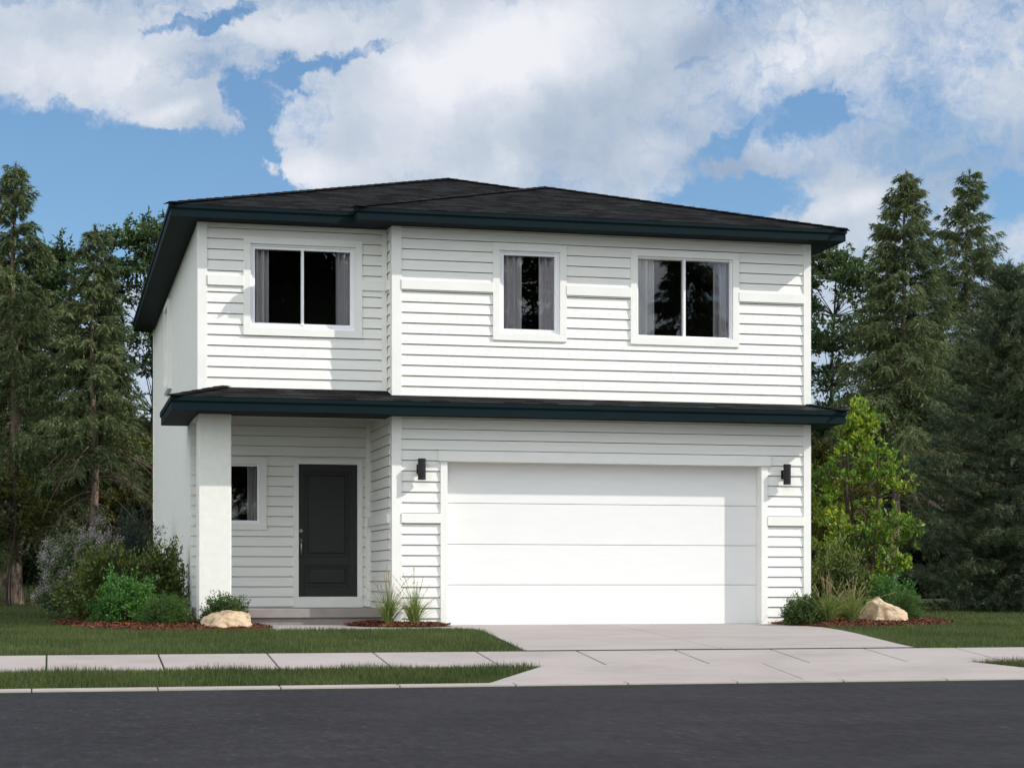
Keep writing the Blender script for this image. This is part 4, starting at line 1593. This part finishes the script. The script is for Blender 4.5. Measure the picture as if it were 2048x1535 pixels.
def pine_mass(loc, h, R, seed):
    """broad dense pine, clothed to the ground with tufts of long needles"""
    rg = np.random.default_rng(seed)
    rr = random.Random(seed)
    root = empty('pine_tree', loc)
    mb = MB()
    zz = np.linspace(-0.1, h * 0.96, 14)
    mb.tube([(0.05 * math.sin(z), 0.04 * math.cos(z * 1.4), z) for z in zz], [0.085 * (1 - 0.9 * max(z, 0) / h) + 0.01 for z in zz], 8)
    limbs = MB()
    tufts, tdir, tsize = [], [], []
    z = 0.12
    while z < h * 0.97:
        t = z / h
        prof = (1 - t ** 1.7) ** 0.8 * (0.80 + 0.2 * min(1, t / 0.12))
        for j in range(10):
            az = rr.uniform(0, 6.283)
            Lb = R * prof * rr.uniform(0.72, 1.08) + 0.12
            e = 0.05 + 0.5 * t + rr.uniform(-0.15, 0.2)
            out = np.array([math.cos(az), math.sin(az), 0])
            sd = np.array([-math.sin(az), math.cos(az), 0])
            s = np.linspace(0, 1, 6)
            pts = np.array([0, 0, z]) + out * (s * Lb)[:, None] + np.array([0, 0, 1]) * (Lb * (e * s - 0.22 * s ** 2 + 0.14 * s ** 4))[:, None]
            pts[:, 2] = np.maximum(pts[:, 2], 0.10)
            limbs.tube(pts, [0.011 * (1 - 0.8 * q) + 0.004 for q in s], 4, cap=False)
            k = max(8, int(Lb * 15))
            q = rg.uniform(0.16, 1.02, k)
            b = np.stack([np.interp(q, s, pts[:, c]) for c in range(3)], -1)
            spread = 0.30 * Lb * (1.15 - q * 0.7)
            b = b + sd * (rg.uniform(-1, 1, k) * spread)[:, None] + np.array([0, 0, 1]) * (rg.uniform(-0.6, 0.8, k) * 0.14)[:, None]
            b[:, 2] = np.maximum(b[:, 2], 0.05)
            tufts.append(b)
            tdir.append(unit(out + sd * rg.normal(0, 0.55, (k, 1)) + np.array([0, 0, 1]) * rg.uniform(0.0, 0.9, (k, 1))))
            tsize.append(rg.uniform(0.75, 1.3, k))
        z += 0.24 * rr.uniform(0.7, 1.2)
    T, TD, TS = np.concatenate(tufts), np.concatenate(tdir), np.concatenate(tsize)
    m = 46
    n = len(T)
    along = rg.uniform(-0.16, 0.06, (n, m))
    P = (T[:, None, :] + TD[:, None, :] * (along * TS[:, None])[..., None]).reshape(-1, 3)
    D = np.repeat(TD, m, axis=0) * 0.75 + unit(rg.normal(size=(n * m, 3))) * 0.75
    L = rg.uniform(0.07, 0.13, n * m) * np.repeat(TS, m)
    V = needle_tris(P, D, L, rg.uniform(0.009, 0.017, n * m), rg)
    array_mesh('crown', V, tri_faces(V), M['needlepine'], root)
    for b, nm in ((mb, 'trunk'), (limbs, 'limbs')):
        o = b.build(nm, M['barkdark'], None)
        o.parent = root
    return root


def boulder(loc, sx_, sy_, sz_, seed, rot, cuts):
    rr = random.Random(seed)
    bm = bmesh.new()
    bmesh.ops.create_icosphere(bm, subdivisions=5, radius=1.0)
    from mathutils import noise
    for v in bm.verts:
        p = v.co.copy()
        for nx, ny, nz, dd in cuts:
            nv = Vector((nx, ny, nz)).normalized()
            over = p.dot(nv) - dd
            if over > 0:
                p -= nv * over * 0.9
        n1 = noise.fractal(p * 1.3 + Vector((seed, 0, 0)), 1.0, 2.0, 4)
        n2 = noise.fractal(p * 5.0 + Vector((0, seed, 0)), 0.8, 2.1, 5)
        p *= 1 + 0.17 * n1 + 0.06 * n2
        v.co = Vector((p.x * sx_, p.y * sy_, p.z * sz_))
    me = bpy.data.meshes.new('boulder')
    bm.to_mesh(me)
    bm.free()
    me.materials.append(M['rock'])
    me.polygons.foreach_set('use_smooth', [True] * len(me.polygons))
    o = bpy.data.objects.new('boulder', me)
    o.location = loc
    o.rotation_euler = (0, 0, rot)
    C.objects.link(o)
    return o


def at(u, Y, dz=0.0):
    return (XU(u, Y), Y, gz(Y) - 0.014 + dz)


# ------------------------------------------------------------------ planting beds by the house
tag(boulder((XU(457, 26.5), 26.5, 0.075), 0.385, 0.28, 0.225, 3, 0.1, [(0.95, -0.45, 0.15, 0.70), (-0.75, -0.25, 0.7, 0.62), (0.35, -1, 0.35, 0.62), (0.15, 0.1, 1, 0.74)]),
    'pale sandstone boulder in the mulch at the foot of the white column', 'boulder', 'boulders in the mulch beds')
tag(boulder((XU(1769, 26.95), 26.95, 0.10), 0.41, 0.31, 0.36, 12, -0.1, [(0.50, -0.15, 0.86, 0.56), (-0.95, -0.25, 0.25, 0.68), (0.05, -1, 0.22, 0.70), (0.95, -0.3, 0.1, 0.80), (-0.35, -0.1, 0.95, 0.80)]),
    'tan pointed boulder beside the tall grasses right of the driveway', 'boulder', 'boulders in the mulch beds')

s, _, _ = shrub('boxwood_shrub', (XU(447, 26.95), 26.95, 0.02), 0.37, 0.32, 0.46, 31, 'box', (0.022, 0.040), 9000, wr=0.5)
tag(s, 'rounded green boxwood behind the boulder at the white column', 'shrub')
s, _, _ = shrub('boxwood_shrub', (XU(1606, 26.72), 26.72, 0.02), 0.33, 0.30, 0.45, 32, 'box', (0.022, 0.040), 8000, wr=0.5)
tag(s, 'small dark green boxwood at the right corner of the garage', 'shrub')
s, _, _ = shrub('fine_leaved_shrub', (XU(332, 27.0), 27.0, 0.02), 0.43, 0.36, 0.50, 33, 'fine', (0.022, 0.042), 13000, style='needle', wr=0.22, fuzz=0.07)
tag(s, 'low fine-leaved green shrub left of the white column', 'shrub')
s, _, _ = shrub('bright_green_shrub', (XU(250, 27.7), 27.7, 0.02), 0.50, 0.40, 0.74, 34, 'bright', (0.025, 0.048), 11000, wr=0.62, fuzz=0.16)
tag(s, 'bright emerald shrub in the middle of the left bed', 'shrub')
s, _, _ = shrub('broadleaf_shrub', (XU(222, 29.0), 29.0, 0.03), 0.72, 0.55, 1.14, 35, 'olive', (0.05, 0.09), 17000, wr=0.40, fuzz=0.16)
tag(s, 'large olive green shrub behind the emerald shrub in the left bed', 'shrub')
s, _, _ = shrub('broadleaf_shrub', (XU(318, 29.3), 29.3, 0.03), 0.46, 0.5, 1.14, 36, 'olive', (0.05, 0.09), 12000, wr=0.40, fuzz=0.15)
tag(s, 'tall olive green shrub against the stucco side wall', 'shrub')
s, _, _ = shrub('yew_shrub', (XU(268, 33.0), 33.0, 0.05), 0.50, 0.5, 1.72, 37, 'darkshrub', (0.04, 0.08), 26000, style='needle', wr=0.22, fuzz=0.2)
tag(s, 'dark blackish green shrub behind the lilac by the rear of the house', 'shrub')

# lilac with flower clusters
s, tips, rg = shrub('lilac_bush', (XU(165, 31.6), 31.6, 0.04), 0.80, 0.6, 1.52, 38, 'lilacleaf', (0.04, 0.075), 14000, wr=0.55, fuzz=0.14)
tag(s, 'lilac bush with pale purple flower clusters left of the house', 'shrub')
top = tips[np.linalg.norm(tips / np.array([0.80, 0.6, 1.52]), axis=1) > 0.80]
top = top[rg.permutation(len(top))[:110]]
q = 90
Pf = (top[:, None, :] + rg.normal(0, 1, (len(top), q, 3)) * np.array([0.036, 0.036, 0.05]) + np.array([0, 0, 0.03])).reshape(-1, 3)
V = leaf_quads(Pf, rg.normal(0, 1, (len(Pf), 3)), rg.uniform(0.014, 0.026, len(Pf)), rg.uniform(0.012, 0.02, len(Pf)), rg)
array_mesh('flowers', V, quad_faces(V), M['lilac'], s)

# right-hand bed
s, _, _ = shrub('broadleaf_shrub', (XU(1672, 28.6), 28.6, 0.03), 0.62, 0.5, 1.22, 39, 'olive', (0.035, 0.065), 20000, wr=0.5, fuzz=0.16)
tag(s, 'olive yellow shrub under the young tree right of the garage', 'shrub')
s, _, _ = shrub('bright_green_shrub', (XU(1782, 28.5), 28.5, 0.03), 0.50, 0.42, 0.74, 40, 'bright', (0.024, 0.045), 9500, wr=0.62, fuzz=0.15)
tag(s, 'green round-leaved shrub behind the pointed tan boulder', 'shrub')
s, _, _ = shrub('fine_leaved_shrub', (XU(1806, 27.75), 27.75, 0.03), 0.40, 0.34, 0.52, 41, 'fine', (0.022, 0.042), 11000, style='needle', wr=0.22, fuzz=0.07)
tag(s, 'low fine-leaved green shrub right of the pointed tan boulder', 'shrub')
for u, Y, hh, sd, lab in ((778, 26.98, 0.82, 51, 'tall grass clump at the porch corner left of the garage, nearer the front door'),
                          (829, 26.99, 0.82, 52, 'tall grass clump beside the garage door casing, left of the driveway'),
                          (1657, 26.62, 0.80, 53, 'tall grass clump with tan heads touching the boxwood'),
                          (1703, 26.62, 0.80, 54, 'tall grass clump with tan heads touching the pointed boulder')):
    g = ornamental_grass((XU(u, Y), Y, gz(Y) + 0.03), hh, 0.36 if u < 1000 else 0.44, sd, 200 if u < 1000 else 330, 15 if u < 1000 else 24)
    tag(g, lab, 'grass clump', 'ornamental grass clumps')

# young tree right of the garage
t = broad_tree('young_tree', at(1722, 30.0), 3.85, (1.9, 0.88, 1.62), 61, n_clump=86, per=190, leaf=(0.06, 0.11), mat='young', bark='twig', trunk_r=0.03, flat=1.0, csize=(0.18, 0.34), stems=6, up=0.95, shape=0.95, taper=0.55)
tag(t, 'young tree with glossy yellow green leaves at the right of the house', 'tree')

# ------------------------------------------------------------------ trees behind
t = conifer(at(28, 43.5), 9.7, 2.1, 71, bare=0.17, rtrunk=0.17, per=7, bulge=0.75)
tag(t, 'tall spruce with a thick pale trunk at the left edge', 'tree', 'tall conifers behind the house')
t = conifer(at(8, 47.0), 8.6, 1.6, 72, bare=0.2, rtrunk=0.13, per=5)
tag(t, 'spruce with a thin dark trunk behind the thick-trunked one', 'tree', 'tall conifers behind the house')
t = conifer(at(187, 42.0), 8.15, 1.75, 73, bare=0.38, dead=0.26, rtrunk=0.105, per=8, bulge=0.72, drop=0.42)
tag(t, 'spruce with bare drooping dry branches low on its trunk, left of the house', 'tree', 'tall conifers behind the house')
t = conifer(at(1782, 43.0), 10.5, 2.2, 74, bare=0.36, dead=0.16, rtrunk=0.12, per=9, bulge=0.66, lean=(0.42, 0), drop=0.42)
tag(t, 'leaning spruce with dry lower branches behind the young tree', 'tree', 'tall conifers behind the house')
t = conifer(at(1936, 46.0), 11.3, 2.3, 75, bare=0.2, rtrunk=0.12, per=7, nw=0.22, bulge=0.62, drop=0.30)
tag(t, 'tallest spruce with open tiers of branches rising above the dark pine', 'tree', 'tall conifers behind the house')
t = pine_mass(at(2012, 33.6), 6.75, 1.98, 76)
tag(t, 'broad dense dark pine clothed to the lawn at the right edge', 'tree')
pine = t

LEAFY = 'leafy trees behind the house'
bt = broad_tree('leafy_tree', at(112, 50.0), 9.2, (5.6, 1.7, 3.2), 81, n_clump=190, per=330, leaf=(0.09, 0.155), trunk_r=0.10, flat=0.35, csize=(0.35, 0.75))
tag(bt, 'leafy tree with loose top between the two left spruces', 'tree', LEAFY)
bt2 = broad_tree('leafy_tree', at(1668, 50.0), 9.9, (6.0, 2.0, 3.7), 82, n_clump=170, per=300, leaf=(0.09, 0.155), trunk_r=0.10, flat=0.35, csize=(0.35, 0.75))
tag(bt2, 'leafy tree showing sky through its branches right of the upper floor', 'tree', LEAFY)
for src, u, Y, rz, sc, lab in ((bt2, 300, 48.5, 2.1, 0.96, 'dark leafy tree rising beside the left eaves'),
                               (bt, 2046, 51.0, 1.2, 1.02, 'leafy tree behind the dark pine at the right edge'),
                               (bt, 1828, 56.0, 3.3, 0.95, 'leafy tree half hidden behind the leaning spruce'),
                               (bt2, 40, 56.0, 4.0, 0.62, 'leafy tree behind the thick-trunked spruce at the left edge'),
                               (bt, 215, 57.0, 5.2, 0.66, 'leafy tree far behind the spruce with dry branches'),
                               (bt2, 1950, 58.0, 0.7, 0.85, 'leafy tree far behind the tallest spruce')):
    c = copy_tree(src, at(u, Y), rz, sc)
    tag(c, lab, 'tree', LEAFY)

# undergrowth that closes the wood below the crowns
UNDER = 'undergrowth bushes in the wood'
ub = broad_tree('woodland_bush', at(100, 51.0), 4.2, (2.0, 1.9, 1.95), 83, n_clump=150, per=330, leaf=(0.08, 0.13), trunk_r=0.05, flat=0.6, csize=(0.4, 0.7), stems=4)
tag(ub, 'dark woodland bush between the trunks left of the lilac', 'bush', UNDER)
yb = broad_tree('woodland_bush', at(290, 46.0), 3.9, (2.0, 1.2, 1.7), 84, n_clump=110, per=300, leaf=(0.07, 0.12), mat='yellowish', trunk_r=0.05, flat=0.5, csize=(0.3, 0.55), stems=4)
tag(yb, 'yellow green woodland bush at the rear corner of the house', 'bush', UNDER)
lb = broad_tree('woodland_bush', at(14, 41.6), 3.0, (2.15, 0.95, 0.72), 85, n_clump=46, per=130, leaf=(0.07, 0.12), mat='yellowish', trunk_r=0.012, flat=0.35, csize=(0.22, 0.42), stems=3)
tag(lb, 'loose olive green bush in front of the thick trunk at the left edge', 'bush', UNDER)
for src, u, Y, rz, sc, lab in ((ub, 12, 52.5, 1.0, 1.0, 'dark bush behind the thick trunk at the left edge'),
                               (ub, 200, 52.0, 2.0, 1.1, 'dark bush behind the bare trunk with dry branches'),
                               (ub, 290, 54.0, 3.0, 1.25, 'dark tall bush under the left eaves behind the house'),
                               (ub, 1650, 52.0, 4.0, 1.25, 'dark bush just right of the garage behind the young tree'),
                               (ub, 1760, 53.0, 5.0, 1.2, 'dark bush behind the bare trunk of the leaning spruce'),
                               (ub, 1870, 52.0, 0.5, 1.3, 'dark bush between leaning spruce and dark pine'),
                               (ub, 1990, 54.0, 2.4, 1.2, 'dark bush behind the dark pine'),
                               (yb, 1648, 47.0, 1.2, 1.05, 'yellow green bush beside the right wall of the house'),
                               (yb, 1700, 40.0, 4.4, 0.72, 'olive bush close behind the young tree')):
    c = copy_tree(src, at(u, Y), rz, sc)
    tag(c, lab, 'bush', UNDER)

# the wood goes on past both edges of the view
BEYOND = 'trees of the wood beyond the edges of the view'
for src, x, y, rz, sc, lab in ((bt, -5.2, 52.0, 1.7, 0.95, 'leafy tree of the wood left of the thick-trunked spruce, beyond the edge'),
                               (ub, -3.8, 50.0, 0.3, 1.15, 'dark bush of the wood left of the thick-trunked spruce, beyond the edge'),
                               (pine, 24.2, 39.0, 2.0, 0.9, 'second dark pine standing right of the broad dense pine, beyond the edge'),
                               (bt2, 28.5, 50.0, 2.6, 1.0, 'leafy tree right of the broad dense pine, beyond the edge')):
    c = copy_tree(src, (x, y, gz(y) - 0.014), rz, sc)
    tag(c, lab, 'bush' if src is ub else 'tree', BEYOND)

# trees across the street: what the upstairs windows mirror
ACROSS = 'trees across the street mirrored in the windows'
spr = [o for o in C.objects if o.name.startswith('conifer_tree') and o.parent is None]
for src, x, y, rz, sc, lab in ((spr[2], 21.7, -9.0, 1.0, (1.55, 1.55, 1.95), 'spruce across the street mirrored in the upper right window'),
                               (bt, 7.4, -9.0, 2.0, 1.75, 'leafy tree across the street mirrored in the left half of the upper left window'),
                               (bt2, 9.6, -10.5, 4.0, 1.8, 'leafy tree across the street mirrored in the right half of the upper left window'),
                               (spr[0], 8.5, -14.0, 0.6, (1.9, 1.9, 1.8), 'spruce behind the leafy trees mirrored in the upper left window'),
                               (bt, 15.9, -10.0, 0.4, 1.8, 'leafy tree across the street mirrored in the narrow middle window')):
    c = copy_tree(src, (x, y, -0.3), rz, sc)
    tag(c, lab, 'tree', ACROSS)
